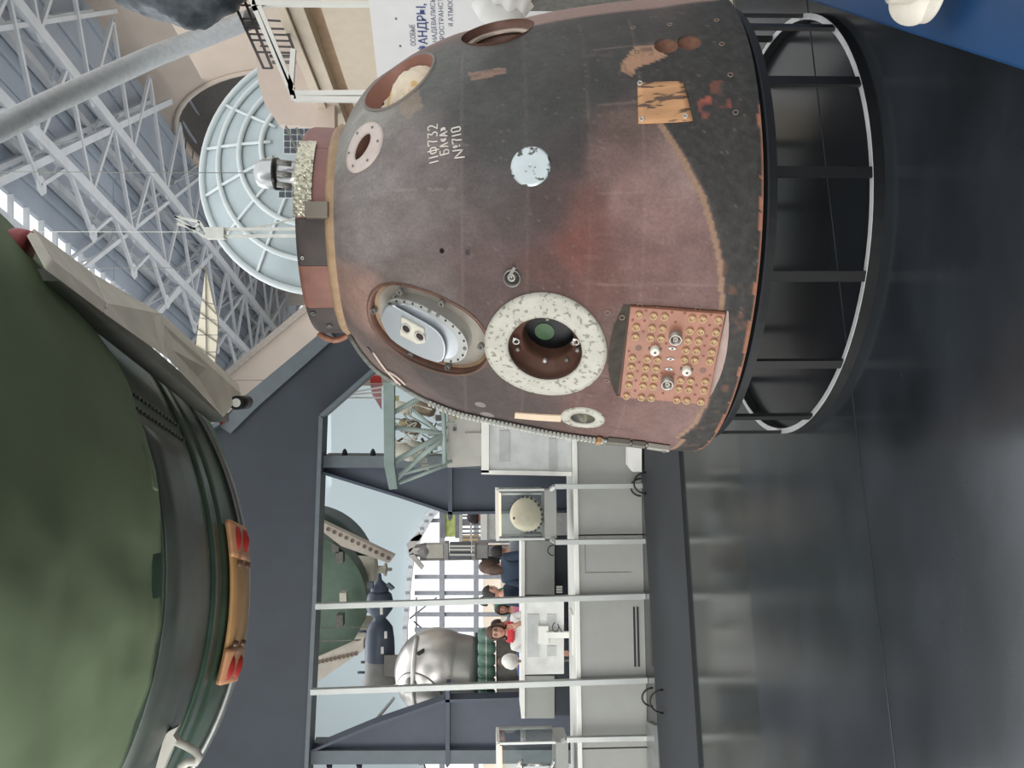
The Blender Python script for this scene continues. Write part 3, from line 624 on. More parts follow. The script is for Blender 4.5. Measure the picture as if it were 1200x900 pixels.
for k,(a_,b_) in enumerate(rs): boltat(fH,a_,b_,-.002,.0045 if k%5 else .008,.004,BRD if k%5 else IRON,hf,'bolt')
for (x,y) in ((470,340),(519,354),(565,404),(438,364),(481,416),(525,430)):
    a_,b_=fH.ab(x,y,-.05 if y>355 and x<540 else -.02); boltat(fH,a_,b_,-.06 if y>355 and x<540 else -.02,.014,.022,IRON,caps,'hinge_bolt',ring=True)
for k in range(9):
    a_,b_=fH.ab(458+9*k,350+k*4.6+max(0,k-6)*4); q=MB(); q.bar(fH.pl(a_,b_,-.03),fH.pl(a_-.02,b_,-.03),.006,.02,fH.N); put('stiffening_fin',q,SILV,caps)
# --- upper round container with foam
m=annulus(fU,.172,.172,.186,.186,.004,56,2); put('container_rim',m,mat('rim_grey',(120,112,104),.6),caps)
m=MB(); L=[]; n=56
for rr,h in ((.172,.004),(.170,-.02),(.166,-.075)): L+= [fU.on(*q,h) if h>-.05 else fU.on(q[0],q[1],h) for q in ell(rr,rr,n)]
m.add(L,[(i*n+k,i*n+(k+1)%n,(i+1)*n+(k+1)%n,(i+1)*n+k) for i in range(2) for k in range(n)],True); put('container_wall',m,mat('mauve_wall',(150,108,96),.55,var=.12),caps)
m=MB(); G=26;vs=[];idx={}
for i in range(G+1):
    for j in range(G+1):
        a_=-.17+.34*i/G;b_=-.17+.34*j/G
        if hypot(a_,b_)<.168:
            hgt=-.07+ .055*np.clip(1-(hypot(a_-.045,b_+.03)/.13)**2,-.2,1)+.012*vnoise(a_*60,b_*60); idx[i,j]=len(vs);vs.append(fU.on(a_,b_,float(hgt)))
fs=[(idx[i,j],idx[i+1,j],idx[i+1,j+1],idx[i,j+1]) for i in range(G) for j in range(G) if all(k in idx for k in ((i,j),(i+1,j),(i+1,j+1),(i,j+1)))]
m.add(vs,fs,True); put('foam_filling',m,FOAM,caps)
# --- round side window
m=MB(); m.rev([(.16,.0),(.158,-.035),(.14,-.04),(.138,-.055),(.122,-.06),(.12,-.10)],fR.P,fR.N,48); q=put('side_port',m,BROWN,caps)
m=MB(); m.rev([(.142,-.036),(.142,-.032),(.118,-.034),(.118,-.045)],fR.P,fR.N,48); put('pale_ring',m,mat('pale_bronze',(190,172,156),.45,.3),q)
m=MB(); m.rev([(.12,-.08),(.001,-.08)],fR.P,fR.N,40); put('port_glass',m,mat('grey_glass',(50,58,60),.12,spec=.7),q)
# --- small flange at the shoulder
m=annulus(fS,.04,.06,.108,.113,.007,48,4,rot=.9); q=put('shoulder_flange',m,mat('pinkish_ceramic',(206,192,184),.6,var=.08,scale=16),caps,label='pale pinkish flange with an oval hole')
m=MB(); L=[]; n=30
for s_,h in ((1,.0),(.96,-.08)): L+=[fS.on(*p,h) for p in ell(.04*s_,.06*s_,n,.9)]
m.add(L,[(k,(k+1)%n,n+(k+1)%n,n+k) for k in range(n)],True);put('flange_bore',m,BROWN,q)
for k in range(6):
    t=k*pi/3+.4; P=fS.on(.088*cos(t),.088*sin(t),.007); b_=MB(); b_.rev([(.006,0),(.006,.003),(.001,.003)],P,fS.N,8); put('rivet',b_,IRON,q)
# --- lower port and cream strip
m=annulus(fL,.055,.055,.098,.098,.006,44,3); q=put('lower_port_flange',m,CREAM,caps)
m=MB(); m.rev([(.055,.0),(.05,-.02),(.001,-.036)],fL.P,fL.N,32); put('port_cone',m,IRON,q); m=MB(); m.rev([(.03,-.02),(.004,.018),(.0005,.018)],fL.pl(-.005,-.012),fL.N,20); put('cone_tip',m,mat('olive_metal',(112,110,92),.5,.2),q)
m=MB(); a0=cpx(603.5,486);a1=cpx(658,489.5);n=14
for i in range(n):
    pa=[];pb=[]
for sgn in (0,):
    vs=[]
    for i in range(n+1):
        f=i/n;th=a0[0]+(a1[0]-a0[0])*f;z=a0[1]+(a1[1]-a0[1])*f;w_=.030
        for off in (0,.006):
            for s_ in (-1,1): vs.append(Sp(th+s_*w_/Rz(z)*1.15,z,off))
    fs=[]
    for i in range(n):
        k=i*4;fs+=[(k+2,k+3,k+7,k+6),(k,k+2,k+6,k+4),(k+3,k+1,k+5,k+7)]
    fs+=[(0,1,3,2),(n*4,n*4+2,n*4+3,n*4+1)]
    m.add(vs,fs)
put('cream_strip',m,mat('cream_strip_paint',(214,192,166),.6,var=.06),caps,label='cream inlaid strip leading to the lower port')
# --- silver round patch
put('round_patch',disc(fC,.077,.077,.004,48,8),mat('worn_silver',(196,206,208),.35,.3,var=.1,scale=9,speck=((84,84,74),30,.58)),caps,label='silvery round cover with dark stains')
# --- plug
m=MB(); m.rev([(.036,0),(.036,.006),(.029,.006),(.029,-.035),(.001,-.035)],fK.P,fK.N,28); q=put('plug_socket',m,IRON,caps); m=MB(); m.rev([(.018,-.035),(.018,.004),(.009,.008),(.008,-.004),(.001,-.004)],fK.pl(.003,.002),fK.N,20); put('plug_core',m,mat('nickel',(150,148,140),.35,.6),q)
m=MB(); m.bar(fK.pl(.004,.012,.006),fK.pl(.045,.0,.006)-fK.B*.012,.012,.008,fK.N); put('plug_latch',m,IRON,q)
# --- tan plate with corner bolts
m=MB(); qa=[fT.ab(*p) for p in ((747,97),(800,95),(812,142),(748,145))]; G=8;vs=[]
for off in (-.004,.005):
    for i in range(G+1):
        for j in range(G+1):
            f=i/G;g=j/G;a_=(qa[0][0]*(1-f)+qa[1][0]*f)*(1-g)+(qa[3][0]*(1-f)+qa[2][0]*f)*g;b_=(qa[0][1]*(1-f)+qa[1][1]*f)*(1-g)+(qa[3][1]*(1-f)+qa[2][1]*f)*g;vs.append(fT.on(a_,b_,off))
H=(G+1)**2;fs=[(H+i*(G+1)+j,H+(i+1)*(G+1)+j,H+(i+1)*(G+1)+j+1,H+i*(G+1)+j+1) for i in range(G) for j in range(G)]
bd_=[i*(G+1) for i in range(G+1)]+[G*(G+1)+j for j in range(1,G+1)]+[i*(G+1)+G for i in range(G-1,-1,-1)]+[j for j in range(G-1,0,-1)]
fs+=[(bd_[k],bd_[(k+1)%len(bd_)],H+bd_[(k+1)%len(bd_)],H+bd_[k]) for k in range(len(bd_))]
m.add(vs,fs,True); q=put('tan_plate',m,mat('scorched_tan',(186,140,98),.6,var=.18,scale=12,speck=((96,74,60),30,.53),stretch=(1.6,1.6,.35)),caps,label='orange tan plate scorched at its lower half')
for x,y in ((750,98),(752,140),(803,137)):
    p=fT.on(*fT.ab(x,y),.005); b_=MB(); b_.rev([(.010,0),(.010,.004),(.006,.004),(.006,0)],p,fT.N,14); put('screw',b_,SILV,q)
for x,y in ((785,29),(840,24),(846,52),(856,88),(862,132),(742,33),(712,366),(729,372),(750,358),(771,362),(818,362),(711,446),(746,61),(564,473),(672,402)):
    f=Fr(x,y); b_=MB(); b_.rev([(.011,.0005),(.011,.003),(.008,.003),(.008,.0005)],f.P,f.N,14); put('ring_fastener',b_,mat('old_brass',(138,118,104),.5,.2),caps)
for x,y in ((518,294),(548,296)):
    f=Fr(x,y); b_=MB(); b_.rev([(.010,.002),(.001,.002)],f.P,f.N,14); put('drilled_hole',b_,DARK,caps)
for x,y,ra,rb in ((563,474,.026,.012),(571,486,.036,.014)):
    f=Fr(x,y); put('scuffed_disc',disc(f,ra,ra,.002,20,2),mat('scuff_grey',(132,122,120),.5),caps)
# --- connector plate
m=MB(); q4=[fP.ab(*p) for p in ((740,364),(851,367),(829,476),(729,467))]
m.prism([fP.pl(-.238,.192,-.0265),fP.pl(.205,.196,-.0265),fP.pl(.205,-.166,-.0265),fP.pl(-.238,-.172,-.0265)],fP.N*.0245); cpl=put('connector_plate',m,PINK,caps,bevel=.003,label='copper pink plate studded with sixty sockets')
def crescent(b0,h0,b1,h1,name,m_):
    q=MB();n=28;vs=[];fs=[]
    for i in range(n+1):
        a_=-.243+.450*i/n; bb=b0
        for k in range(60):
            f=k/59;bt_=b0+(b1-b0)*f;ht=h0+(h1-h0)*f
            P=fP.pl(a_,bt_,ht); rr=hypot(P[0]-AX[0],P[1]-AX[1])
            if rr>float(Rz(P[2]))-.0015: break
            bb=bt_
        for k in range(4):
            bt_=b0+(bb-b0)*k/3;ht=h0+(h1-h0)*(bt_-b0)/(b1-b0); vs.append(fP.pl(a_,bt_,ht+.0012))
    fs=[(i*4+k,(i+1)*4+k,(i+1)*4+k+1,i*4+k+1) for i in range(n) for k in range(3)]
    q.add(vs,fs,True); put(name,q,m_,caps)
crescent(.20,-.027,.302,.03,'scorched_shade_ramp',mat('scorched_shade_olive',(66,62,54),.7,var=.35,scale=16))  # scorched ramp, its down-facing shade also put into the dark colour
crescent(-.174,-.027,-.245,.03,'pale_ramp',mat('pale_mauve',(172,152,144),.6,var=.12,scale=14))  # up-facing ramp coloured pale for the light it catches
cw=MB(); cw.rev([(.0145,0),(.0145,.009),(.0102,.009),(.0102,.002),(.0005,.002)],(0,0,0),(0,0,1),16); sme=cw.mesh('connector_socket'); BR=mat('pale_brass',(184,154,116),.5,.1,var=.08); sme.materials.append(BR)
Mx=Matrix((( fP.T[0],fP.B[0],fP.N[0],0),(fP.T[1],fP.B[1],fP.N[1],0),(fP.T[2],fP.B[2],fP.N[2],0),(0,0,0,1)))
def px_on(x,y,h=-.002):
    d=ray(x,y);t=((fP.P+fP.N*h-O0)@fP.N)/(d@fP.N);return O0+t*d
# crop at (720,360) scale 8.571
def cc(x,y): return (720+x/8.571,360+y/8.571)
sock=[(246,75),(394,87),(504,94),(780,111),(888,118),(1042,127),(221,199),(376,210),(483,216),(757,237),(864,243),(1018,253),(210,296),(362,307),(467,314),(738,333),(845,340),(999,348),(718,433),(823,439),(976,451),(180,509),(330,521),(433,528),(702,525),(806,533),(957,541),(170,600),(317,609),(418,618),(156,694),(300,706),(401,713),(663,733),(765,739),(911,748),(144,781),(287,790),(389,798),(647,818),(748,825),(896,834)]
sock+=[(120,890),(270,905),(370,912)]; sp=[cc(*p) for p in sock]+[(753-.0,465.5),(763.5,466.5)][:0]+[(793,468.5),(804.5,469.5),(821,470.5)]
sp=[p for p in sp]
for p in sp:
    P=px_on(*p); o=bpy.data.objects.new('connector_socket',sme); C.objects.link(o); o.parent=cpl
    base=Vector((0,0,0)); q=cpl
    while q is not None: base+=q.location; q=q.parent
    M2=Mx.copy(); M2.translation=Vector(P)-base; o.matrix_local=M2
def bigconn(x,y,r,h,mt,mi,name):
    P=px_on(*cc(x,y)); b_=MB(); b_.rev([(r,0),(r,h),(r*.72,h),(r*.72,h*.4),(r*.4,h*.4),(r*.4,h*.85),(r*.2,h*.85),(r*.2,h*.5),(.0005,h*.5)],P,fP.N,24); q=put(name,b_,mt,cpl)
    b_=MB(); b_.rev([(r*.71,h*.41),(r*.42,h*.41)],P,fP.N,24); put('connector_core',b_,mi,q)
for x,y in ((612,285),(530,735)): bigconn(x,y,.026,.035,mat('nickel_grey',(168,160,152),.35,.6),BRD,'coaxial_connector')
for x,y in ((407,420),(725,622)):
    P=px_on(*cc(x,y)); b_=MB(); b_.rev([(.019,0),(.019,.022),(.016,.027),(.0005,.027)],P,fP.N,24); q=put('white_cap',b_,mat('ivory_cap',(224,220,206),.4),cpl)
    b_=MB(); b_.bar(P-fP.T*0+fP.B*.026+fP.N*.002,P-fP.B*.026+fP.N*.002,.012,.004,fP.N); put('cap_lug',b_,BRD,q)
    b_=MB(); b_.rev([(.006,.028),(.0005,.028)],P,fP.N,8); put('cap_mark',b_,BRD,q)
for x,y in ((582,411),(563,517),(548,618)):
    P=px_on(*cc(x,y)); b_=MB(); b_.prism([P+fP.B*.017,P+fP.T*.008,P-fP.B*.017,P-fP.T*.008],fP.N*.004); q=put('diamond_socket',b_,SILV,cpl); b_=MB(); b_.rev([(.006,.0045),(.0005,.0045)],P,fP.N,10); put('socket_hole',b_,DARK,q)
for x,y in ((243,408),(890,634)):
    P=px_on(*cc(x,y)); b_=MB(); b_.rev([(.0135,.001),(.0005,.0012)],P,fP.N,16); put('empty_hole',b_,BROWN,cpl)
for x,y in ((303,136),(290,244),(955,180),(925,290),(893,489),(248,553),(216,736),(207,838),(824,783),(808,878),(317,35),(578,50),(706,60),(970,76),(613,148),(1066,187),(146,440),(905,387),(231,642),(475,660),(595,672),(960,686),(487,862),(183,128),(520,365)):
    P=px_on(*cc(x,y)); b_=MB(); b_.rev([(.0055,.0015),(.0005,.0015)],P,fP.N,8); put('screw_head',b_,mat('oxide_red',(120,62,48),.6),cpl)
# --- lettering, hand painted strokes
G_={'1':[[(.5,0),(.5,1)]],'Ф':[[(.5,-.12),(.5,1.1)],[(.5,.85),(.12,.75),(.05,.5),(.15,.25),(.5,.15),(.85,.25),(.95,.5),(.88,.75),(.5,.85)]],'7':[[(.05,.85),(.1,1),(.95,1),(.6,.5),(.5,0)]],'3':[[(.1,1),(.9,1),(.5,.6),(.85,.45),(.9,.2),(.55,0),(.1,.08)]],'2':[[(.1,.8),(.3,1),(.7,1),(.9,.75),(.7,.45),(.1,0),(.95,0)]],
'Б':[[(.9,1),(.1,1),(.1,0),(.7,0),(.9,.2),(.85,.45),(.6,.55),(.1,.55)]],'Л':[[(.05,0),(.25,.15),(.5,1),(.95,0)]],'А':[[(.05,0),(.5,1),(.95,0)],[(.22,.35),(.78,.35)]],'«':[[(.5,.8),(.15,.5),(.5,.2)],[(.9,.8),(.55,.5),(.9,.2)]],'»':[[(.1,.8),(.45,.5),(.1,.2)],[(.5,.8),(.85,.5),(.5,.2)]],'N':[[(.0,-.1),(.1,1),(.85,0),(1.0,1.1)]],'o':[[(.2,.75),(.5,1),(.75,.75),(.5,.5),(.2,.75)],[(.2,.3),(.8,.3)]],'0':[[(.15,.9),(.5,1),(.85,.9),(.85,.1),(.5,0),(.15,.1),(.15,.9)]]}
fX=Fr(523,165)
def row(s,p0,p1,h,wds):
    a=np.array(fX.ab(*p0));b_=np.array(fX.ab(*p1));d=b_-a;L=np.linalg.norm(d);d/=L;n_=np.array([-d[1],d[0]]);tot=sum(wds);x=0
    for ch,wd in zip(s,wds):
        m=MB()
        for st in G_[ch]:
            P=[a+d*(x+(.08+.78*q[0])*wd)*L/tot+n_*q[1]*h for q in st]; PP_=[]
            for u,v in zip(P[:-1],P[1:]):
                for k in range(4): PP_.append(u+(v-u)*k/4)
            PP_.append(P[-1]); m.tube([fX.on(float(q[0]),float(q[1]),.0008) for q in PP_],.0028,6)
        put('painted_letter',m,mat('letter_white',(222,216,206),.6),caps); x+=wd
row('11Ф732',(514,190.5),(512,143),.041,[.6,.6,1.1,1,1,1])
row('БЛ«А»',(526,180.5),(524,147),.036,[1.05,1.05,.8,1.05,.8])
row('No710',(543,184),(539,145.5),.038,[1.5,.6,1,.6,1.1])
# --- collar ring on top
ct=(AX[0],AX[1],0)
def arcring(prof,a0,a1,m,name,n=None,label=None):
    b_=MB(); n=n or max(4,int(abs(a1-a0)/(2*pi)*96)); b_.rev(prof,(AX[0],AX[1],0),(0,0,1),n,a0,a1,ref=(1,0,0)); return put(name,b_,m,caps,label=label)
arcring([(.505,2.17),(.515,2.205),(.50,2.225),(.47,2.225)],0,2*pi,mat('orange_seal',(166,138,108),.6,var=.15,scale=20),'seal_ring')
def th_at(y,z=2.27,r=.5): # angle on collar seen at image row y
    best=None
    for t in np.linspace(-pi,0,721):
        P=np.array([AX[0]+r*cos(t),AX[1]+r*sin(t),z])
        c,s=cos(PITCH),sin(PITCH);X=P[0];Yc=P[1]*c-(P[2]-CZ)*s
        yy=450-F*X/Yc
        if best is None or abs(yy-y)<best[0]: best=(abs(yy-y),t)
    return best[1]
segs=[(392,360,'charcoal'),(360,310,'rust'),(310,255,'charcoal'),(255,172,'mauve'),(172,140,'mauve')]
cols={'charcoal':mat('collar_charcoal',(74,66,64),.6,var=.2,scale=12),'rust':mat('collar_rust',(134,92,80),.55,var=.15,scale=12),'mauve':mat('collar_mauve',(140,98,92),.5,var=.12,scale=12)}
zt=2.355
cprof=[(.497,2.215),(.500,zt-.02),(.492,zt),(.45,zt),(.44,2.2)]
prev=th_at(392)
for ya,yb,k in segs:
    t0=th_at(ya);t1=th_at(yb); arcring(cprof,t0,t1-.004,cols[k],'collar_segment')
arcring(cprof,th_at(140),th_at(392)+2*pi,cols['mauve'],'collar_segment')
arcring([(.44,2.2),(.44,2.36),(.43,2.36),(.42,2.2)],0,2*pi,IRON,'collar_liner')
# crinkled silver foil
b_=MB();t0,t1=th_at(253),th_at(166);nx,nzv=60,8;vs=[]
for i in range(nx+1):
    t=t0+(t1-t0)*i/nx
    for j in range(nzv+1):
        z=zt-.075+.078*j/nzv; r=.506+.006*rng.rand(); z2=z+.003*rng.rand(); vs.append((AX[0]+r*cos(t),AX[1]+r*sin(t),z2))
b_.add(vs,[(i*(nzv+1)+j,(i+1)*(nzv+1)+j,(i+1)*(nzv+1)+j+1,i*(nzv+1)+j+1) for i in range(nx) for j in range(nzv)]); put('foil_wrap',b_,mat('crinkled_foil',(196,192,172),.28,.7,var=.15,scale=40,bump=.4),caps,label='crinkled silver foil strip')
for y,z,r_ in ((238,2.31,.008),(301,2.33,.008),(365,2.325,.012),(380,2.27,.014)):
    t=th_at(y); P=np.array([AX[0]+.503*cos(t),AX[1]+.503*sin(t),z]); b_=MB(); b_.rev([(r_,0),(r_,.006),(r_*.5,.006),(r_*.5,0)],P,(cos(t),sin(t),0),12); put('collar_bolt',b_,IRON if y!=301 else SILV,caps)
t=th_at(246); P=np.array([AX[0]+.515*cos(t),AX[1]+.515*sin(t),2.255]); b_=MB(); b_.box(P,(.035,.05,.02),((-sin(t),cos(t),0),(0,0,1),(cos(t),sin(t),0))); put('collar_bracket',b_,mat('grey_bracket',(126,118,108),.5,.3),caps,bevel=.003)
# hose loop at lower collar
t=th_at(390); pts=[np.array([AX[0]+(.50+.035*sin(q))*cos(t-.05+.0*q),AX[1]+(.50+.035*sin(q))*sin(t-.05),2.36-.16*q/pi]) for q in np.linspace(0,pi,9)]
b_=MB(); b_.tube(pts,.016,8); put('hose',b_,mat('rusty_hose',(150,104,84),.5,.2,var=.3,scale=30),caps)
# --- toothed cable tray along the left silhouette
tS=th=cpx(640,497)[0]-.085; 
zz=np.linspace(2.17,.66,120); P=[Sp(tS-.02*(1-abs(z-1.4)),z,.012) for z in zz]
b_=MB(); b_.tube(P[::2],.011,8); tray=put('cable_tray',b_,mat('frosted_cable',(140,142,136),.5,.3,var=.3,scale=40),caps)
for z in np.linspace(1.78,.98,44):
    c=Sp(tS,z,.020);n_=Nz(tS,z);T_=np.array([-sin(tS),cos(tS),0]);B_=np.cross(n_,T_); q=MB(); q.box(c,(.016,.0055,.010),(T_,B_,n_)); put('tray_tooth',q,mat('tooth_white',(190,190,180),.5),tray)
def lug(z0,z1,w_,off,m,name,dt=0.):
    c=Sp(tS+dt,(z0+z1)/2,off);n_=Nz(tS+dt,(z0+z1)/2);T_=np.array([-sin(tS+dt),cos(tS+dt),0]);B_=np.cross(n_,T_); q=MB(); q.box(c,(w_,(z1-z0)/2,.014),(T_,B_,n_)); put(name,q,m,tray,bevel=.004)
lug(.985,1.005,.03,.02,mat('amber_clip',(190,140,92),.5),'cable_clip'); lug(.85,.955,.03,.016,mat('grey_alloy',(124,120,110),.45,.5,var=.15,scale=20),'cable_coupling'); lug(.775,.84,.022,.018,mat('grey_alloy',(0,0,0)),'cable_shackle'); lug(.66,.765,.018,.018,mat('light_alloy',(168,166,156),.45,.4),'mounting_lug')
q=MB(); cN=Sp(tS,.72,.032); q.tube([Sp(tS,.685,.03),Sp(tS,.685,.038)],.009,10); put('lug_pin',q,IRON,tray)
# white wires near the shoulder
for pts in ([(439,412),(448,425),(455,434),(466,445),(478,457)],[(453,433),(462,437),(470,443),(476,449)],[(455,434),(464,444),(468,449),(480,459)],[(462,452),(470,452),(480,460)]):
    b_=MB(); Q=catm(np.array([Sp(*cpx(*p),.008) for p in pts]),4); b_.tube(list(Q),.0055,6); put('white_wire',b_,mat('wire_white',(214,196,184),.5),caps)
f=Fr(433,410); b_=MB(); b_.rev([(.001,.002),(.018,.002),(.02,.0)],f.P,f.N,14); put('wire_hole',b_,BRD,caps)
# ------------------------------------------------------------------ capsule stand
st=thing('capsule_stand','black flat bar ring stand carrying the scorched capsule','stand',(AX[0],AX[1],0))
RR=1.012
def ringbar(r0,r1,z0,z1,name,m=BLACK):
    b_=MB(); b_.rev([(r0,z0),(r1,z0),(r1,z1),(r0,z1),(r0,z0)],(AX[0],AX[1],0),(0,0,1),96,ref=(1,0,0)); b_.sm=[False]*len(b_.f); return put(name,b_,m,st)
ringbar(RR-.022,RR+.006,0,.045,'lower_ring'); ringbar(RR-.021,RR+.005,.045,.047,'top_edge_sheen',mat('painted_sheen',(215,216,216),.3,.2)); ringbar(RR-.02,RR+.03,.425,.462,'upper_ring'); ringbar(RR-.05,RR+.05,.462,.470,'rubber_pad',MBLACK)  # pale strip on the lower ring paints its bright reflection
for k in range(16):
    t=radians(-20-22.5*k); b_=MB(); n_=np.array([cos(t),sin(t),0]);T_=np.array([-sin(t),cos(t),0]); b_.box(np.array([AX[0],AX[1],.235])+n_*(RR-.004),(.021,.008,.195),(T_,n_,(0,0,1))); put('upright',b_,BLACK,st)
# ------------------------------------------------------------------ overhead green wrapped spacecraft
GREEN=mat('green_blanket',(122,140,108),.85,var=.25,scale=1.8,bump=.6,stretch=(.5,.5,1.6))
GMET=mat('dark_green_metal',(66,88,74),.32,.25,var=.35,scale=3,stretch=(1,.3,1))
GMET2=mat('grey_green_metal',(92,100,94),.4,.25,var=.2,scale=4)
REDR=mat('red_cover',(180,48,44),.5,var=.08)
gR=2.0
def gc(Y): return np.array([-1.19+(4.86-Y)*.30,Y,4.955-(4.86-Y)*.033])
gax=gc(5)-gc(4);gax/=np.linalg.norm(gax)
gs=thing('green_spacecraft','huge spacecraft body wrapped in green blanket filling the upper left','spacecraft',gc(3)-np.array([0,0,2]))
def shell(rad,Ya,Yb,a0,a1,m,name,n=96,k=1,wr=0,parent=gs,th=.02,cfn=gc,ax=None,axv=None):
    # angle measured from straight down, positive to viewer's right
    b=MB();L=[];rows_=max(1,k)
    for i in range(rows_+1):
        Y=Ya+(Yb-Ya)*i/rows_;c=cfn(Y)
        for off in (0,):
            row=[]
            for j in range(n+1):
                t=a0+(a1-a0)*j/n; rr=rad+(wr*(fb(np.array([t*3+10]),np.array([Y*1.4+5]))[0]-.5)+wr*.35*(fb(np.array([t*14+10+Y]),np.array([Y*3+5]))[0]-.5) if wr else 0); row.append(c+rr*np.array([sin(t),0,-cos(t)]))
            L.append(row)
    vs=sum(L,[]);m_=n+1;fs=[(i*m_+j,i*m_+j+1,(i+1)*m_+j+1,(i+1)*m_+j) for i in range(rows_) for j in range(n)]
    b.add(vs,fs,True); o=put(name,b,m,parent)
    s_=o.modifiers.new('s','SOLIDIFY'); s_.thickness=th; s_.offset=0; return o
shell(gR,1.3,3.49,-pi,pi,GREEN,'blanket_cover',n=150,k=60,wr=.085)
shell(gR-.02,3.4,4.2,-pi,pi,GMET,'rear_skirt',k=6); shell(gR-.015,4.2,4.36,-pi,pi,GMET,'skirt_band',k=2); shell(gR-.02,4.36,4.86,-pi,pi,GMET,'rim_skirt',k=3)
shell(gR-.012,3.55,4.1,-1.9,.32,GMET2,'grey_band',n=60,k=3)
shell(gR+.002,4.80,4.87,-2.6,.98,mat('rim_bead',(150,152,150),.35,.5),'rim_bead',n=90,th=.03)
b=MB(); c=gc(4.8); b.rev([(.01,0),(1.97,0)],c,gax,64); put('end_bulkhead',b,GMET,gs)
shell(1.4,4.86,5.3,-pi,pi,GMET,'aft_section',k=2)
# rivet rows
def gpt(Y,t,r): return gc(Y)+r*np.array([sin(t),0,-cos(t)])
for t in (.36,.40,.66):
    for k in range(14):
        P=gpt(3.56+k*.045,t+ (0.0 if t!=.66 else 0),gR-.008); b=MB(); b.box(P,(.007,.007,.007)); put('rivet',b,IRON,gs)
# raised access panel on the blanket
def gsolve(x,y,rad=2.0):
    # where the image ray meets the cylinder
    d=ray(x,y)
    lo,hi=1.,5.5;best=None
    ts=np.linspace(.6,6,1200)
    P=O0+ts[:,None]*d; c=np.stack([-1.19+(4.86-P[:,1])*.30,P[:,1],4.955-(4.86-P[:,1])*.033],1); r=np.hypot(P[:,0]-c[:,0],P[:,2]-c[:,2])
    i=int(np.argmin(np.abs(r-rad)));return P[i],atan2(P[i,0]-c[i,0],-(P[i,2]-c[i,2]))
pt0,t0=gsolve(160,520);pt1,t1=gsolve(195,583)
shell(gR+.012,min(pt0[1],pt1[1])+.02,3.44,min(t0,t1),max(t0,t1),GREEN,'stitched_patch',n=16,k=4,wr=.01)
# tan strip with red pads
pa,ta=gsolve(262,612,1.99);pb,tb=gsolve(250,800,1.99)
STR=mat('tan_leatherette',(184,142,92),.55,var=.08)
shell(gR+.02,4.46,4.80,tb,ta,STR,'tan_strip',n=40,k=3,th=.02)
for tt,sg in ((ta,-1),(tb,1)):
    shell(gR+.03,4.45,4.80,min(tt,tt+sg*.10),max(tt,tt+sg*.10),mat('orange_tan',(206,150,110),.5),'strip_end_pocket',n=8,k=2,th=.02)
    for Yp in (4.56,4.72):
        P=gpt(Yp,tt+sg*.045,gR+.035); n_=P-gc(Yp);n_/=np.linalg.norm(n_);T_=np.cross(n_,gax); b=MB()
        L=[]
        for s_,h in ((1,0),(.85,.016),(.4,.026),(.02,.03)): L.append([P+n_*h+T_*cos(a)*.07*s_+gax*sin(a)*.034*s_ for a in np.linspace(0,2*pi,21)[:-1]])
        b.add(sum(L,[]),[(i*20+k,i*20+(k+1)%20,(i+1)*20+(k+1)%20,(i+1)*20+k) for i in range(3) for k in range(20)],True); put('red_pad',b,REDR,gs)
        P=gpt(Yp,tt+sg*.115,gR+.035);b=MB();b.rev([(.02,0),(.016,.02),(.001,.022)],P,n_,10);put('button',b,BROWN,gs)
# white handrail
ph,th_=gsolve(200,885,2.0)
Yh=4.2
def gp(x,y,Y): return at(x,y,Y)
b=MB(); b.prism([at(x,y,3.95) for x,y in [(181,905),(190,905),(201,878),(207,868),(203,862),(208,852),(198,857),(193,862),(190,872)]],(0,.05,0)); b.tube([at(203,867,3.97),at(218,874,3.97),at(230,881,3.95),at(234,888,3.93),at(230,893,3.93),at(220,893,3.93),at(211,900,3.93)],.02,10)
hr=put('handrail',b,mat('handrail_white',(205,202,192),.5),gs)
# red cap at the top
b=MB(); c=at(24,290,3.1); b.rev([(.001,.075)]+[(.072*sin(a),.075*cos(a)) for a in np.linspace(.2,pi/2,8)]+[(.072,-.03),(.001,-.03)],c+np.array([0,0,0]),(.3,-.2,.9),24); put('rubber_cap',b,mat('pink_red_cap',(196,96,98),.55),gs)
# beige fairing beam along the right side
fairM=mat('fairing_beige',(236,230,214),.6,var=.12,scale=5)
fa=thing('fairing_beam','long beige fairing beam running along the green spacecraft to the steel cradle','beam',at(240,440,4.6))
def wpt(x,y,Y): return at(x,y,Y)
segY=[(8,262,312,326,2.55),(100,318,352,None,3.2)]
A_=[at(30,276,3.0),at(105,330,3.55),at(190,378,4.2),at(283,462,4.95)]
B_=[at(52,316,2.72),at(122,368,3.26),at(196,420,3.9),at(262,490,4.62)]
for i in range(3):
    b=MB(); q=[A_[i],A_[i+1],B_[i+1],B_[i]]; b.prism(q,(.06,.16,.06)); put('fairing_section',b,fairM,fa,bevel=.01)
b=MB(); c=at(277,472,4.80); b.tube([c,c+np.array([0,.2,0])],.042,20); q=put('tube_end',b,BLACK,fa); b=MB(); b.rev([(.026,-.004),(.001,-.004)],c,(0,1,0),18); put('tube_opening',b,WHITE,q)
b=MB(); b.bar(at(54,322,3.0),at(258,490,4.86),.05,.1,(0,0,1)); put('lower_rail',b,mat('rail_grey',(132,132,126),.5),fa)
pl('red_latch',[(254,486),(258,498),(266,492),(262,484)],4.95,.05,REDR,fa)
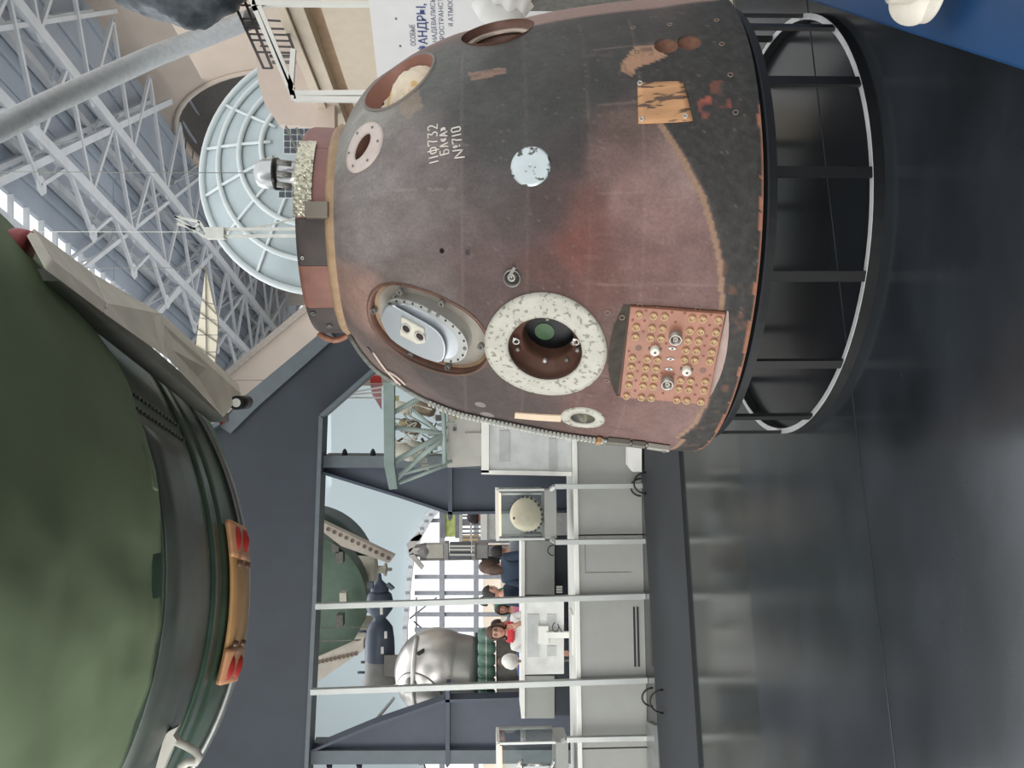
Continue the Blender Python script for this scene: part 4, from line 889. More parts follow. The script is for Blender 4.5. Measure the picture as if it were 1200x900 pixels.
# ------------------------------------------------------------------ lattice dish antenna
DY=14.
DW=mat('dish_white',(206,214,214),.5,var=.05,scale=3); DG=mat('dish_panel',(168,180,182),.6,var=.08,scale=2)
dc=at(388,198,DY); dR=150/F*DY
da=np.array([.14,-.96,.10]);da/=np.linalg.norm(da)
dish=thing('dish_antenna','large white ribbed dish antenna behind the top of the capsule','antenna',dc-np.array([0,0,dR]))
dprof=lambda r:.62*(r/dR)**2*dR*.75
b=MB(); b.rev([(.05,0)]+[(dR*f,-(-dprof(dR*f))*-1) for f in np.linspace(.1,1,12)],dc+da*.5*dR,da,64); put('reflector',b,DG,dish)
xx=np.cross(da,[0,0,1]);xx/=np.linalg.norm(xx);yy=np.cross(xx,da)
def dpt(r,t,off=.05): return dc+da*(.5*dR-dprof(r)+off)+r*(cos(t)*xx+sin(t)*yy)
b=MB(); b.bar((dc[0]+.3,dc[1]+.2,HZ),dc+np.array([.3,.2,0]),.2); put('support_mast',b,DW,dish)
for f in (.38,.58,.80,1.0):
    b=MB(); b.tube([dpt(dR*f,t) for t in np.linspace(0,2*pi,73)[:-1]],.045 if f<1 else .06,8,closed=True); put('rib_ring',b,DW,dish)
for k in range(16):
    t=2*pi*k/16; b=MB(); b.tube([dpt(dR*f,t+.18*f,.03) for f in np.linspace(.3,1,8)],.028,6); put('radial_rib',b,DW,dish)
# pale boom with triangular end
bo_=thing('antenna_boom','pale slender boom with forked end crossing before the dish','boom',at(300,280,8.2))
BM=mat('boom_white',(216,218,210),.5)
for pts in [[(244,266),(244,278),(372,276),(372,264)]]:
    pass
b=MB(); b.bar(at(243,269,8.2),at(385,268,8.2),.03); b.bar(at(243,277,8.2),at(385,276,8.2),.03); put('boom_rail',b,BM,bo_)
pl('boom_box',[(240,266),(240,279),(262,279),(262,266)],8.15,.1,BM,bo_)
b=MB()
for a,c in [((205,254),(234,260)),((205,254),(240,278)),((208,262),(234,270)),((234,260),(246,279)),((234,260),(228,268))]: b.bar(at(*a,8.2),at(*c,8.2),.025)
put('forked_tip',b,BM,bo_)
b=MB(); b.bar(at(300,267,8.25),at(372,250,8.25),.015); b.bar(at(300,272,8.2),at(300,272,8.2)+np.array([0,0,7]),.006); put('stay_wire',b,BM,bo_)
# silver docking unit with dome
su=thing('satellite','silver domed satellite with dark solar grids behind the capsule top','satellite',at(366,203,7.8))
b=MB(); b.bar(at(366,203,7.6),at(366,203,7.6)+np.array([0,0,8]),.006); b.bar(at(366,203,7.2),at(366,203,8.7),.05); put('hanger',b,IRON,su)
def upr(prof,x,y,Y,m,name,par,n=28): # revolve about vertical; profile given (px radius, px x)
    b=MB(); c=at(x,y,Y); k=Y/F; b.rev([(max(.0008,r*k),-(xx_-x)*k) for r,xx_ in prof],c,(0,0,1),n); return put(name,b,m,par)
SS=mat('satin_silver',(190,192,192),.3,.7,var=.06)
upr([(0,298),(8,299),(14,303),(17,309),(17.5,322),(17.5,323)],300,204,7.2,SS,'dome_cap',su)
upr([(18.5,322),(18.5,327),(15,327)],322,204,7.2,DARK,'seal_ring',su); upr([(13,326),(13,341)],326,204,7.2,SS,'neck',su); upr([(15,340),(15,366),(0,366)],340,204,7.2,SS,'lower_drum',su)
for y in (190,203,216):
    b=MB(); b.tube([at(325,y,7.0),at(341,y+2,7.0)],.025,8); put('bellows_strut',b,IRON,su)
pl('marked_plate',[(348,202),(348,211),(356,211),(356,202)],7.06,.02,SILV,su)
# solar grids
CELL=mat('solar_cell_dark',(66,72,84),.4)
for (rows_,x0,x1,y0,y1,lab) in [(5,332,388,150,180,'dark solar panel grid right of the silver domed cylinder'),(4,326,366,216,232,'dark solar panel grid left of the silver domed cylinder')]:
    sp_=pl('solar_wing',[(x0,y0),(x0,y1),(x1,y1),(x1,y0)],8.6,.03,DW,su)
    nx=int((x1-x0)/7.5);ny=max(2,int((y1-y0)/6.5))
    for i in range(nx):
        for j in range(ny):
            a=x0+(x1-x0)*(i+.12)/nx;c=x0+(x1-x0)*(i+.88)/nx;e=y0+(y1-y0)*(j+.12)/ny;f=y0+(y1-y0)*(j+.88)/ny; pl('solar_cell',[(a,e),(a,f),(c,f),(c,e)],8.585,.012,CELL,sp_)
for i,(a,c) in enumerate([((335,148),(365,214)),((347,150),(372,188))]):
    b=MB(); b.bar(at(*a,8.0),at(*c,8.0),.02); put('thin_rod',b,IRON,su)
# cream tapering sail
sl=thing('tapered_panel','cream pointed solar panel hanging below the roof trusses','solar panel',at(256,372,11)); SLM=mat('ivory_panel',(236,228,206),.55,var=.04)
xs=[(241,313,None),(236,350,(251,345)),(234,368,(254,362)),(231,388,(256,372)),(229,402,(255,392)),(228,418,(253,410)),(227,440,(250,436))]
prev=[(241,313),(241.5,313.5)]
poly=[[(241,313),(236.5,352),(250,356),(246,338)],[(236.3,353),(234,372),(255,375),(253,364),(250.2,357)],[(233.8,373),(231,392),(255,392),(255,376)],[(231,393),(229,412),(253,412),(255,393)],[(229,413),(227,445),(250,445),(253,413)]]
for q in poly:
    xm=lambda p,f:p
    pl('panel_tile',q,11,.04,SLM,sl)
    a,b_,c,d_=q[0],q[1],q[2],q[-1]
b=MB(); b.bar(at(241,315,10.98),at(242,440,10.98),.012); 
for a,c in [((236,350),(253,368)),((234,366),(255,382)),((231,385),(254,401)),((229,405),(252,420))]: b.bar(at(*a,10.98),at(*c,10.98),.012)
b.bar(at(241,314,11),at(241,314,11)+np.array([0,0,8.5]),.008); put('panel_seam',b,IRON,sl)
# dark crumpled hull piece at the top
b=MB(); c=at(214,-22,9.); nx=30;vs=[]
for i in range(nx+1):
    for j in range(nx):
        a=pi*i/nx;t=2*pi*j/nx;d3=np.array([sin(a)*cos(t),sin(a)*sin(t),cos(a)]); r=1+.28*(fb(np.array([d3[0]*2.2+9]),np.array([d3[2]*2.2+d3[1]+9]))[0]-.5)+.12*(fb(np.array([d3[0]*7+9]),np.array([d3[2]*7+9]))[0]-.5)
        vs.append(c+d3*r*np.array([.47,.45,.78]))
b.add(vs,[(i*nx+j,i*nx+(j+1)%nx,(i+1)*nx+(j+1)%nx,(i+1)*nx+j) for i in range(nx) for j in range(nx)],True); put('foil_bundle',b,mat('dark_foil',(62,68,74),.38,.2,var=.5,scale=9,bump=.6),None,'dark crumpled foil covered bundle hanging at the upper right','bundle')
# ------------------------------------------------------------------ mezzanine front on the right, railing, white poles, info board
def MZ(y,x,extra=0): # point on the mezzanine line crossing image row y, at the height of image x (at row 5)
    P0=np.array([4.23+extra,9.,0]);dd=np.array([-.138,1,0]);r_=ray(x,y); n_=np.array([1,.138,0]); t=((P0-O0)@n_)/(r_@n_); return O0+r_*t
BG2=mat('warm_beige',(206,192,172),.7,var=.04)
mz=thing('mezzanine','beige mezzanine balcony front running along the right side','balcony',MZ(60,560)*np.array([1,1,0])+np.array([0,0,HZ]))
def strip(xa,xb,off,m,name,y0=-160,y1=172,th=.3):
    za=MZ(5,xa)[2];zb_=MZ(5,xb)[2]
    A=MZ(y0,400);B=MZ(y1,400);b=MB(); n_=np.array([-.99,-.137,0])*off
    P=[(A[0],A[1],zb_),(B[0],B[1],zb_),(B[0],B[1],za),(A[0],A[1],za)]; b.prism([np.array(p)+n_ for p in P],(th,0,0)); put(name,b,m,mz,bevel=.004)
pl('end_panel',[(298,50),(303,98),(311,124),(327,146),(392,150),(392,50)],11.2,.25,mat('rosy_beige',(206,190,178),.7,var=.03),mz); strip(325,337,.10,BG2,'cornice'); strip(338,356,.05,BG2,'fascia_panel'); strip(356,374,-.12,mat('shadow_beige',(176,150,124),.7),'recessed_band'); strip(374,560,-.02,BG2,'lower_wall_panel'); 
A=MZ(-160,560);B=MZ(172,560);b=MB();b.prism([(A[0]+.05,A[1],HZ),(B[0]+.05,B[1],HZ),(B[0]+.05,B[1],1.9),(A[0]+.05,A[1],1.9)],(.2,0,0)); put('base_wall',b,BG2,mz)
rl=thing('stair_railing','thin dark metal railing above the beige mezzanine front','railing',MZ(40,330)+np.array([0,0,0]))
RM=mat('railing_dark',(78,74,74),.4,.3)
RY=9.4
def bars(L,Y,wd,name,m,par):
    for a,c in L:
        b=MB(); b.bar(at(*a,Y),at(*c,Y),wd); put(name,b,m,par)
bars([((266,-15),(309,80)),((283,-8),(319,80)),((323,0),(345,60))],RY,.03,'handrail',RM,rl)
bars([((309,80),(319,80)),((300,61),(343,62)),((290,40),(338,41)),((281,22),(334,25)),((274,6),(322,7)),((305,54),(341,55)),((295,47),(340,48)),((286,33),(336,34))],RY,.018,'crossbar',RM,rl)
bars([((316,66),(344,66)),((319,73),(347,73))],RY+.05,.03,'landing_edge',IRON,rl)
wf=thing('white_truss','white painted tube frame above the capsule at upper right','frame',at(432,5,8.3))
bars([((294,-5),(300,14)),((296,4),(440,5)),((298,8),(343,112)),((304,8),(343,104)),((344,58),(341,105)),((343,110),(440,109)),((345,116),(440,117)),((341,102),(345,117))],8.0,.05,'frame_tube',WHITE,wf)
# info board
bY0=7.3
def BP(x,y,off=0):
    P0=at(432,0,bY0);dd=np.array([-.62,.78,0]);n_=np.array([-.78,-.62,0]); r_=ray(x,y);t=((P0+n_*off-O0)@n_)/(r_@n_);return O0+r_*t
bdg=thing('information_board','pale information board with blue Russian heading behind the capsule','sign',BP(560,40)*np.array([1,1,0])+np.array([0,0,HZ]))
bn=np.array([-.78,-.62,0]);bt=np.array([.62,-.78,0])
b=MB(); TL=BP(450,83);z1=BP(432,0)[2]; L0=TL-bt*.35; R0=TL+bt*2.4; b.prism([(L0[0],L0[1],.05),(R0[0],R0[1],.05),(R0[0],R0[1],z1),(L0[0],L0[1],z1)],-bn*.05); put('board_panel',b,mat('board_white',(216,216,216),.5,var=.02),bdg)
for x in (.0,1.4):
    b=MB(); P=L0+bt*(.3+x)-bn*.05; b.bar((P[0],P[1],HZ),(P[0],P[1],.3),.06); put('board_foot',b,ALU,bdg)
def board_text(txt,x,yl,cap,color,bold,adv):
    cu=bpy.data.curves.new('t','FONT'); cu.body=txt; cu.extrude=.001; cu.size=1.; cu.offset=.012 if bold else 0
    o=bpy.data.objects.new('t',cu); C.objects.link(o); bpy.context.view_layer.update(); me=bpy.data.meshes.new_from_object(o.evaluated_get(bpy.context.evaluated_depsgraph_get())); bpy.data.objects.remove(o)
    V=np.empty(len(me.vertices)*3);me.vertices.foreach_get('co',V);V=V.reshape(-1,3); 
    w0=V[:,0].max()-V[:,0].min(); P=BP(x,yl,.004); 
    sx=adv/w0; sy=cap/ .70; W=P+V[:,0:1]*sx*bt+V[:,1:2]*sy*np.array([0,0,1])+V[:,2:3]*bn*1.; me.vertices.foreach_set('co',W.ravel()); me.update(); put('printed_text',me,color,bdg)
NB=mat('print_navy',(58,70,128),.6);GB=mat('print_grey',(112,116,136),.6)
def px_len(x,y0,y1): return float(np.linalg.norm(BP(x,y0)-BP(x,y1)))
k_=bY0/F
board_text('ОСОБЫЕ',487.5,54,6.3*k_,GB,False,px_len(485,54,29))
board_text('СКАФАНДРЫ,',503,85,10.5*k_,NB,True,px_len(500,85,5))
board_text('НАДЕВАЛИСЬ ПОВЕРХ',512,50,5.6*k_,GB,False,px_len(510,50,-36))
board_text('ПРОСТРАНСТВЕ',521,52,5.6*k_,GB,False,px_len(520,52,-12))
board_text('И',531,31,5.6*k_,GB,False,px_len(530,31,28))
board_text('АТМОСФЕРЫ',531,25,5.6*k_,GB,False,px_len(530,25,-24))
for x,y in ((464,22),(469,54)):
    P=BP(x,y,.003);b=MB();b.rev([(.012,0),(.001,.004)],P,bn,8);put('board_screw',b,IRON,bdg)
# white fabric suit behind
b=MB(); c=at(600,-28,6.2); nx=26;vs=[]
for i in range(nx+1):
    for j in range(nx):
        a=pi*i/nx;t=2*pi*j/nx;d3=np.array([sin(a)*cos(t),sin(a)*sin(t),cos(a)]); r=1+.06*sin(d3[0]*9+d3[2]*14+3*fb(np.array([d3[0]*2+9]),np.array([d3[2]*2+9]))[0]); vs.append(c+d3*r*np.array([.32,.25,.27]))
b.add(vs,[(i*nx+j,i*nx+(j+1)%nx,(i+1)*nx+(j+1)%nx,(i+1)*nx+j) for i in range(nx) for j in range(nx)],True)
c2=at(566,0,6.2);b.tube([c2,at(572,12,6.2),at(590,20,6.2),at(610,18,6.2)],[.10,.10,.09,.07],14); sw=put('pressure_suit',b,mat('suit_white',(212,212,208),.8,var=.05,scale=4,bump=.2),None,'white padded pressure suit standing behind the capsule','space suit')
b=MB(); P=at(600,-5,6.2); b.bar((P[0],P[1],HZ),(P[0],P[1],P[2]-.1),.16); put('suit_stand',b,IRON,sw)
pl('dark_console',[(640,-60),(640,12),(740,2),(740,-60)],8.0,.3,mat('console_black',(36,40,46),.4),None,label='black console with blue trim behind the capsule right side',cat='console')
# ------------------------------------------------------------------ blue base with white flanged foot on the right
bl0=at(980,3,z=.0);bl1=at(1205,72,z=.0);bdv=(bl1-bl0);bdv/=np.linalg.norm(bdv);bnv=np.array([-bdv[1],bdv[0],0]); bnv=bnv if bnv[0]>0 else -bnv
BLUE=mat('blue_paint',(22,62,104),.45,var=.12,scale=3)
bb=thing('blue_base','blue painted exhibit base along the right edge of the podium','base',bl1+bnv*.3)
def blp(s,n_,z): return bl0+bdv*s+bnv*n_+np.array([0,0,z])
b=MB(); b.prism([blp(-1.6,0,.001),blp(3.2,0,.001),blp(3.2,.9,.001),blp(-1.6,.9,.001)],(0,0,.10)); put('base_slab',b,BLUE,bb,bevel=.01)
b=MB(); b.prism([blp(-1.6,.22,.10),blp(3.2,.22,.10),blp(3.2,.8,.10),blp(-1.6,.8,.10)],(0,0,.06)); put('upper_step',b,mat('deep_blue',(24,52,98),.5),bb,bevel=.01)
ft=thing('flanged_foot','cream white flanged foot standing on the blue base','foot',at(1065,10,z=.1))
c=at(1066,4,z=.12)
b=MB(); b.rev([(.10,0),(.10,.02),(.05,.025),(.045,.12),(.001,.12)],at(1090,-14,z=.17),(0,0,1),36); put('foot_column',b,mat('cream_white_paint',(200,195,182),.45),ft)
b=MB(); d3=np.array([-.5,-.35,.55]);d3/=np.linalg.norm(d3);b.rev([(.001,0),(.062,0),(.066,.008),(.062,.016),(.001,.016)],at(1068,4,z=.22),d3,32); q=put('foot_flange',b,MATS['cream_white_paint'],ft); b=MB(); b.rev([(.008,.016),(.007,.022),(.001,.024)],at(1059,19,z=.20),d3,10); put('flange_bolt',b,IRON,q)
0 and pl('blue_crate',[(1140,-40),(1150,8),(1172,12),(1165,-40)],2.3,.3,mat('light_blue',(130,158,196),.5,var=.2,scale=20),None,label='pale blue box at the far right edge beside the blue base',cat='box')
# ------------------------------------------------------------------ hall exhibits behind the plinths
SAGE=mat('sage_paint',(146,160,154),.45,var=.06,scale=4)
OFFW=mat('off_white',(208,204,188),.5,var=.08,scale=6)
TDK=mat('teal_dark',(54,78,72),.5,var=.25,scale=4)
EY=8.95
en=thing('engine_frame','sage green tubular engine frame with machinery left of the capsule','engine',at(560,520,EY)*np.array([1,1,0])+np.array([0,0,HZ]))
pl('top_crossbar',[(449,448),(462,448),(462,545),(466,573),(456,574),(450,545)],EY-.15,.12,mat('grey_green_bar',(122,138,134),.5),en,bevel=.005)
for a,c,r in [((455,545),(522,508),.035),((458,567),(522,510),.028),((452,500),(522,508),.028),((460,484),(500,462),.03),((455,560),(530,540),.02),((487,540),(522,512),.03),((520,470),(521,545),.028),((482,478),(515,508),.02),((524,545),(468,566),.02)]:
    b=MB(); b.tube([at(*a,EY),at(*c,EY+.02)],r,10); put('frame_tube',b,SAGE,en)
for x,y,r,h,m in [(470,528,.10,.32,OFFW),(480,500,.085,.22,mat('taupe_tank',(136,122,104),.4,.3)),(472,478,.07,.2,OFFW),(498,478,.09,.22,MATS['taupe_tank']),(488,524,.07,.18,OFFW)]:
    b=MB(); P=at(x,y,EY+.28); b.rev([(.001,-h*.6),(r*.7,-h*.55),(r,-h*.35),(r,h*.35),(r*.7,h*.55),(.001,h*.6)],P,(.25,.1,.95),20); put('propellant_tank',b,m,en)
rr_=random.Random(5)
for k in range(46):
    x=rr_.uniform(462,536);y=rr_.uniform(455,548)
    if y>470+ (x-455)*1.1+40: continue
    P=at(x,y,EY+rr_.uniform(.02,.3)); b=MB(); sz=rr_.uniform(.012,.035)
    if rr_.random()<.5: b.tube([P,P+np.array([rr_.uniform(-.1,.1),rr_.uniform(-.04,.04),rr_.uniform(-.1,.1)])],sz*.6,8)
    else: b.box(P,(sz,sz,sz*1.3))
    put('valve',b,rr_.choice([OFFW,IRON,SILV,BROWN,SAGE,mat('olive_block',(176,170,112),.5),DARK]),en)
for k in range(9):
    x0=rr_.uniform(465,520);y0=rr_.uniform(462,530);pts=[at(x0+rr_.uniform(-22,22),y0+rr_.uniform(-18,18),EY+.05+rr_.uniform(0,.1)) for _ in range(4)]
    b=MB(); b.tube(list(catm(np.array(pts),6)),.008,6); put('pipe',b,rr_.choice([OFFW,SILV,SAGE]),en)
pl('ribbed_casing',[(524,458),(524,548),(564,546),(564,458)],EY+.2,.5,mat('casing_grey',(176,174,166),.5,var=.04),en,bevel=.01)
b=MB(); P=at(545,520,EY+.3); b.bar((P[0],P[1],HZ),(P[0],P[1],P[2]),.26); put('pedestal',b,MATS['casing_grey'],en)
bn_=thing('hanging_banner','small red and pink banner with white rods above the engine frame','banner',at(445,462,11)) 
pl('banner_cloth',[(434,440),(434,449),(447,449),(447,440)],11,.02,REDR,bn_); pl('pink_cloth',[(434,450),(436,462),(447,480),(447,450)],11,.02,mat('pink_cloth',(196,140,146),.7),bn_)
for a,c in [((400,462),(447,453)),((395,464),(447,459)),((391,466),(447,466))]:
    b=MB(); b.bar(at(*a,10.9),at(c[0]+4,c[1],10.9),.022); put('white_rod',b,WHITE,bn_)
b=MB(); P=at(434,445,11); b.bar(P,P+np.array([0,0,11]),.01); put('hanger',b,IRON,bn_)
# second green spacecraft far behind
GY2=15.5
g2=thing('green_rocket_stage','distant dark green rocket stage hanging below the cradle beam','spacecraft',at(420,710,GY2))
b=MB(); c=at(330,705,GY2-1.2); k=GY2/F; b.rev([(.001,0),(86*k,0),(88*k,1.5),(90*k,1.52),(90*k,3.2),(.001,3.2)],at(320,705,GY2-.4),(-.05,1,0),64); put('stage_body',b,TDK,g2)
b=MB(); b.tube([at(320,705,GY2-.45)+np.array([sin(t),0,-cos(t)])*(88.5*k) for t in np.linspace(-pi,pi,65)[:-1]],.07,8,closed=True); put('pale_hoop',b,OFFW,g2)
b=MB(); b.rev([(70*k,0),(70*k,.5),(.001,.5)],at(350,705,GY2-1.6),(0,1,0),48); put('front_dome',b,mat('olive_green',(92,112,96),.5,var=.1),g2)
b=MB(); P=at(330,705,GY2); b.bar(P,P+np.array([0,0,8.5]),.05); put('hanger',b,IRON,g2)
for y,x in ((668,402),(738,402)):
    b=MB(); P=at(x,y,GY2-.6); b.rev([(.001,.05),(.24,.05),(.27,0),(.24,-.55),(.20,-.62),(.07,-.64),(.07,-.74),(.12,-.76),(.12,-.8),(.03,-.82),(.03,-.9),(.001,-.9)],P,(0,0,1),28); put('nozzle',b,OFFW,g2)
for x,y in ((399,652),(399,726),(403,700),(394,640),(396,770)):
    b=MB(); b.box(at(x,y,GY2-1.4),(.1,.1,.06)); put('bracket',b,IRON if y!=700 else OFFW,g2)
for i,(L,lab) in enumerate([([(372,604),(378,612),(462,652),(456,660),(400,640),(374,620)],'beige perforated girder slanting down right of the far green stage'),([(426,750),(426,762),(368,802),(368,775)],'beige perforated girder slanting up at left of the far green stage')]):
    gg=thing('perforated_girder',lab,'girder',at(L[2][0],L[2][1],13)); pl('girder_web',L,13,.2,mat('girder_beige',(206,196,182),.6,var=.08,scale=6),gg)
    a=np.array(L[1]);c=np.array(L[2]) if i==0 else np.array(L[3]); 
    for q in range(11):
        f=.08+.84*q/10; P=a+(c-a)*f+(np.array([0,5]) if i==0 else np.array([-4,3])); b=MB(); b.rev([(.035,0),(.001,-.01)],at(P[0],P[1],12.98),(0,-1,0),8); put('lightening_hole',b,mat('girder_hole',(128,112,98),.8),gg)
    b=MB(); P=at(L[0][0],L[0][1],13.1); b.bar(P,P+np.array([0,0,9.5]),.02); put('hanger',b,IRON,gg)
# dark spacecraft model hanging horizontally
MY=12.0; mk=MY/F
dm=thing('spacecraft_model','dark blue grey spacecraft model with grey skirt hanging beside the arched window','spacecraft',at(462,735,MY))
MD=mat('model_slate',(70,80,94),.45,var=.1,scale=4); MG=mat('model_grey',(126,126,122),.6)
def hrev(prof,name,m,par,Y=MY,xc=445): # axis horizontal in the hall: profile (radius px, image row)
    b=MB(); c=at(xc,735,Y); b.rev([(max(.0005,r*Y/F),(735-y)*Y/F) for r,y in prof],c,(1,0,0),32); return put(name,b,m,par)
hrev([(0,690),(8,691),(14,697),(16,706),(15,714),(9,722)],'orbital_sphere',MD,dm); hrev([(8,722),(7,725),(10,728),(15,735),(17,750),(17.5,772)],'bell_module',MD,dm); hrev([(17.3,772),(17.5,790),(21,798),(0,798)],'equipment_skirt',MG,dm)
hrev([(0,672),(2,673),(3,680),(9,686),(11,692)],'docking_probe',MD,dm)
pl('solar_flap',[(450,768),(450,792),(468,794),(468,768)],MY-.25,.03,mat('flap_grey',(120,118,112),.6,stretch=(1,1,8)),dm)
pl('antenna_fin',[(430,683),(430,690),(437,690),(437,683)],MY-.2,.1,MD,dm); pl('antenna_fin',[(452,686),(458,692),(462,690),(455,684)],MY-.2,.1,MD,dm)
for x,y in ((420,740),(419,788),(423,776)):
    b=MB(); b.tube([at(x,y,MY),at(430,y,MY)],.02,6); put('thruster_rod',b,MD,dm)
b=MB(); P=at(430,735,MY); b.bar(P,P+np.array([0,0,10]),.008); put('hanger',b,IRON,dm)
for x,y in ((447,716),(452,744),(448,762)): 
    b=MB(); b.box(at(x,y,MY-.24),(.05,.01,.02)); put('hull_marking',b,WHITE,dm)
# aluminium spherical craft
SY=11.5
al=thing('aluminium_capsule','big polished aluminium spherical capsule with round hatch and dark porthole','spacecraft',at(562,785,SY)*np.array([1,1,0])+np.array([0,0,HZ]))
POL=mat('polished_aluminium',(214,210,204),.3,.65,var=.1,scale=2.5,bump=.05)
sk=SY/F
b=MB(); c=at(512,786,SY); R_=49*sk; b.rev([(.001,R_)]+[(R_*sin(a),R_*cos(a)) for a in np.linspace(.05,2.0,26)]+[(R_*.88,-R_*.75),(R_*.8,-R_*.98),(.001,-R_*.98)],c,(.12,0,1),56); put('hull',b,POL,al)
ha_=np.array([-.35,-.82,.42]);ha_/=np.linalg.norm(ha_)
b=MB(); b.rev([(.001,R_*1.012),(R_*.30,R_*.97),(R_*.58,R_*.84),(R_*.60,R_*.80)],c,ha_,48); put('hatch_cover',b,mat('polished_aluminium',(0,0,0)),al)
b=MB(); b.tube([c+ha_*R_*.815+R_*.59*(cos(t)*np.cross(ha_,[0,0,1])/np.linalg.norm(np.cross(ha_,[0,0,1]))+sin(t)*np.cross(ha_,np.cross(ha_,[0,0,1]))/np.linalg.norm(np.cross(ha_,[0,0,1]))) for t in np.linspace(0,2*pi,49)[:-1]],.012,6,closed=True); put('hatch_seal',b,IRON,al)
d3=at(482,802,SY-.5)-c;d3/=np.linalg.norm(d3);b=MB(); b.rev([(.001,R_*1.02),(.09,R_*1.02),(.10,R_*1.0),(.10,R_*.9)],c,d3,24); put('porthole',b,mat('porthole_grey',(104,100,98),.3,.4),al)
b=MB(); L=[c+R_*1.01*np.array([sin(t)*cos(.5),-abs(cos(t))*.9*cos(.5)*1.0,.44+ .25*cos(t)*0]) for t in np.linspace(-.9,1.3,16)]; L=[c+(q-c)/np.linalg.norm(q-c)*R_*1.01 for q in L]; b.tube(L,.035,8); put('hull_band',b,mat('band_metal',(206,204,198),.35,.5),al)
for k_2 in range(7):
    d3=at(487-k_2%4*3,748+k_2//4*5+k_2%4*2,SY-.6)-c;d3/=np.linalg.norm(d3);b=MB();b.rev([(.022,R_*1.012),(.001,R_*1.012)],c,d3,8);put('vent_hole',b,DARK,al)
b=MB(); b.rev([(R_*.86,-R_*.92),(R_*.80,-R_*1.25),(.001,-R_*1.25)],c,(0,0,1),40); put('teal_collar',b,TDK,al)
for k_2 in range(6):
    y=745+k_2*14; b=MB(); P=at(570,y,SY-.75); b.rev([(.001,.12),(.07,.11),(.10,.04),(.10,-.06),(.06,-.12),(.001,-.12)],P,(0,0,1),18); put('gas_bottle',b,mat('bottle_teal',(84,112,98),.35,var=.15),al); b=MB(); b.tube([P+np.array([.103*cos(t),.103*sin(t),0]) for t in np.linspace(0,2*pi,17)[:-1]],.008,6,closed=True); put('bottle_strap',b,SILV,al)
b=MB(); b.rev([(.5,HZ),(.45,.35),(.42,at(582,785,SY)[2])],(c[0],c[1],0),(0,0,1),24); put('pedestal',b,IRON,al)
b=MB(); b.bar(at(462,818,SY-.3),at(435,850,SY-.9),.03); put('support_strut',b,SILV,al)
# slender satellite tower
TY=13.; tk=TY/F
tw=thing('satellite_tower','slender grey satellite tower with petal antennas before the arched window','satellite',at(600,645,TY)*np.array([1,1,0])+np.array([0,0,HZ]))
GM=mat('tower_grey',(158,156,154),.5,.2,var=.12,scale=6)
for x0,x1,w_,nm,m in [(500,520,8,'equipment_bay',OFFW),(521,526,10,'ring_frame',GM),(527,552,9,'ribbed_section',mat('ribbed_dark',(108,112,118),.5,.2,stretch=(6,6,1))),(553,558,10,'ring_frame',GM),(558,572,8,'lower_bay',GM),(572,600,6,'support_column',GM)]:
    b=MB(); c=at((x0+x1)/2,645,TY); b.box(c,(w_*tk,w_*tk*.8,(x1-x0)/2*tk)); put(nm,b,m,tw,bevel=.01)
b=MB(); c=at(600,645,TY); b.bar((c[0],c[1],HZ),c,.2); put('column_foot',b,GM,tw)
b=MB(); b.rev([(.001,10*tk),(7*tk,6*tk),(9*tk,-6*tk),(5*tk,-12*tk),(.001,-12*tk)],at(493,645,TY),(0,0,1),16); put('nose_bay',b,GM,tw)
for q in ([(476,638),(490,624),(495,628),(480,648)],[(477,646),(482,642),(492,642),(492,649),(480,650)],[(478,650),(484,648),(497,664),(494,668)],[(480,634),(484,630),(498,622),(492,634)]): pl('petal_antenna',q,TY-.1,.05,mat('petal_white',(214,210,202),.4),tw)
for y in (640,644,650):
    b=MB(); b.bar(at(527,y,TY-.15),at(556,y,TY-.15),.03); put('stringer',b,WHITE,tw)
bs=thing('mast','thin dark mast standing beside the slender satellite tower','mast',at(600,655,TY)*np.array([1,1,0])+np.array([0,0,HZ])); b=MB(); P=at(492,655,TY+.3);b.bar((P[0],P[1],HZ),P,.05); put('mast_pole',b,IRON,bs); b=MB(); P=at(575,657,TY+.3); b.box(P,(.1,.1,.15)); put('mast_box',b,MBLACK,bs)
# posters, rail and white partition right of the tower
gp_=thing('green_poster_stand','lime green poster panel on grey frame near the right cradle leg','poster',at(600,612,16)*np.array([1,1,0])+np.array([0,0,HZ]))
pl('poster_sheet',[(522,598),(522,629),(535,629),(535,598)],16,.05,mat('lime_poster',(214,226,140),.6,var=.2,scale=9),gp_); b=MB()
P=at(535,612,16.03); b.bar((P[0],P[1],HZ),P,.08); put('poster_post',b,FR,gp_)
b=MB(); b.bar(at(519,597,16),at(519,630,16),.1);b.bar(at(537,597,16),at(537,630,16),.12); put('poster_frame',b,FR,gp_)
wp=thing('white_partition','white partition wall between the right cradle leg and people','partition',at(600,615,12)*np.array([1,1,0])+np.array([0,0,HZ]))
P0=at(567,596,12);P1=at(567,632,12); b=MB(); b.prism([(P0[0],12,HZ),(P1[0],12,HZ),(P1[0],12,P1[2]),(P0[0],12,P0[2])],(0,.1,0)); put('partition_panel',b,mat('partition_grey',(198,198,194),.6),wp); b=MB(); b.bar(P0,P1,.1); put('partition_edge',b,WHITE,wp)
rg=thing('guard_rail','white barred guard rail beyond the white partition','railing',at(580,612,14.5)*np.array([1,1,0])+np.array([0,0,HZ]))
for y in range(600,640,5):
    P=at(540,y,14.5); b=MB(); b.bar((P[0],P[1],HZ),P,.03); put('rail_bar',b,GM,rg)
b=MB(); b.bar(at(540,598,14.5),at(540,640,14.5),.06); b.bar(at(552,598,14.5),at(552,640,14.5),.04); put('top_rail',b,WHITE,rg)
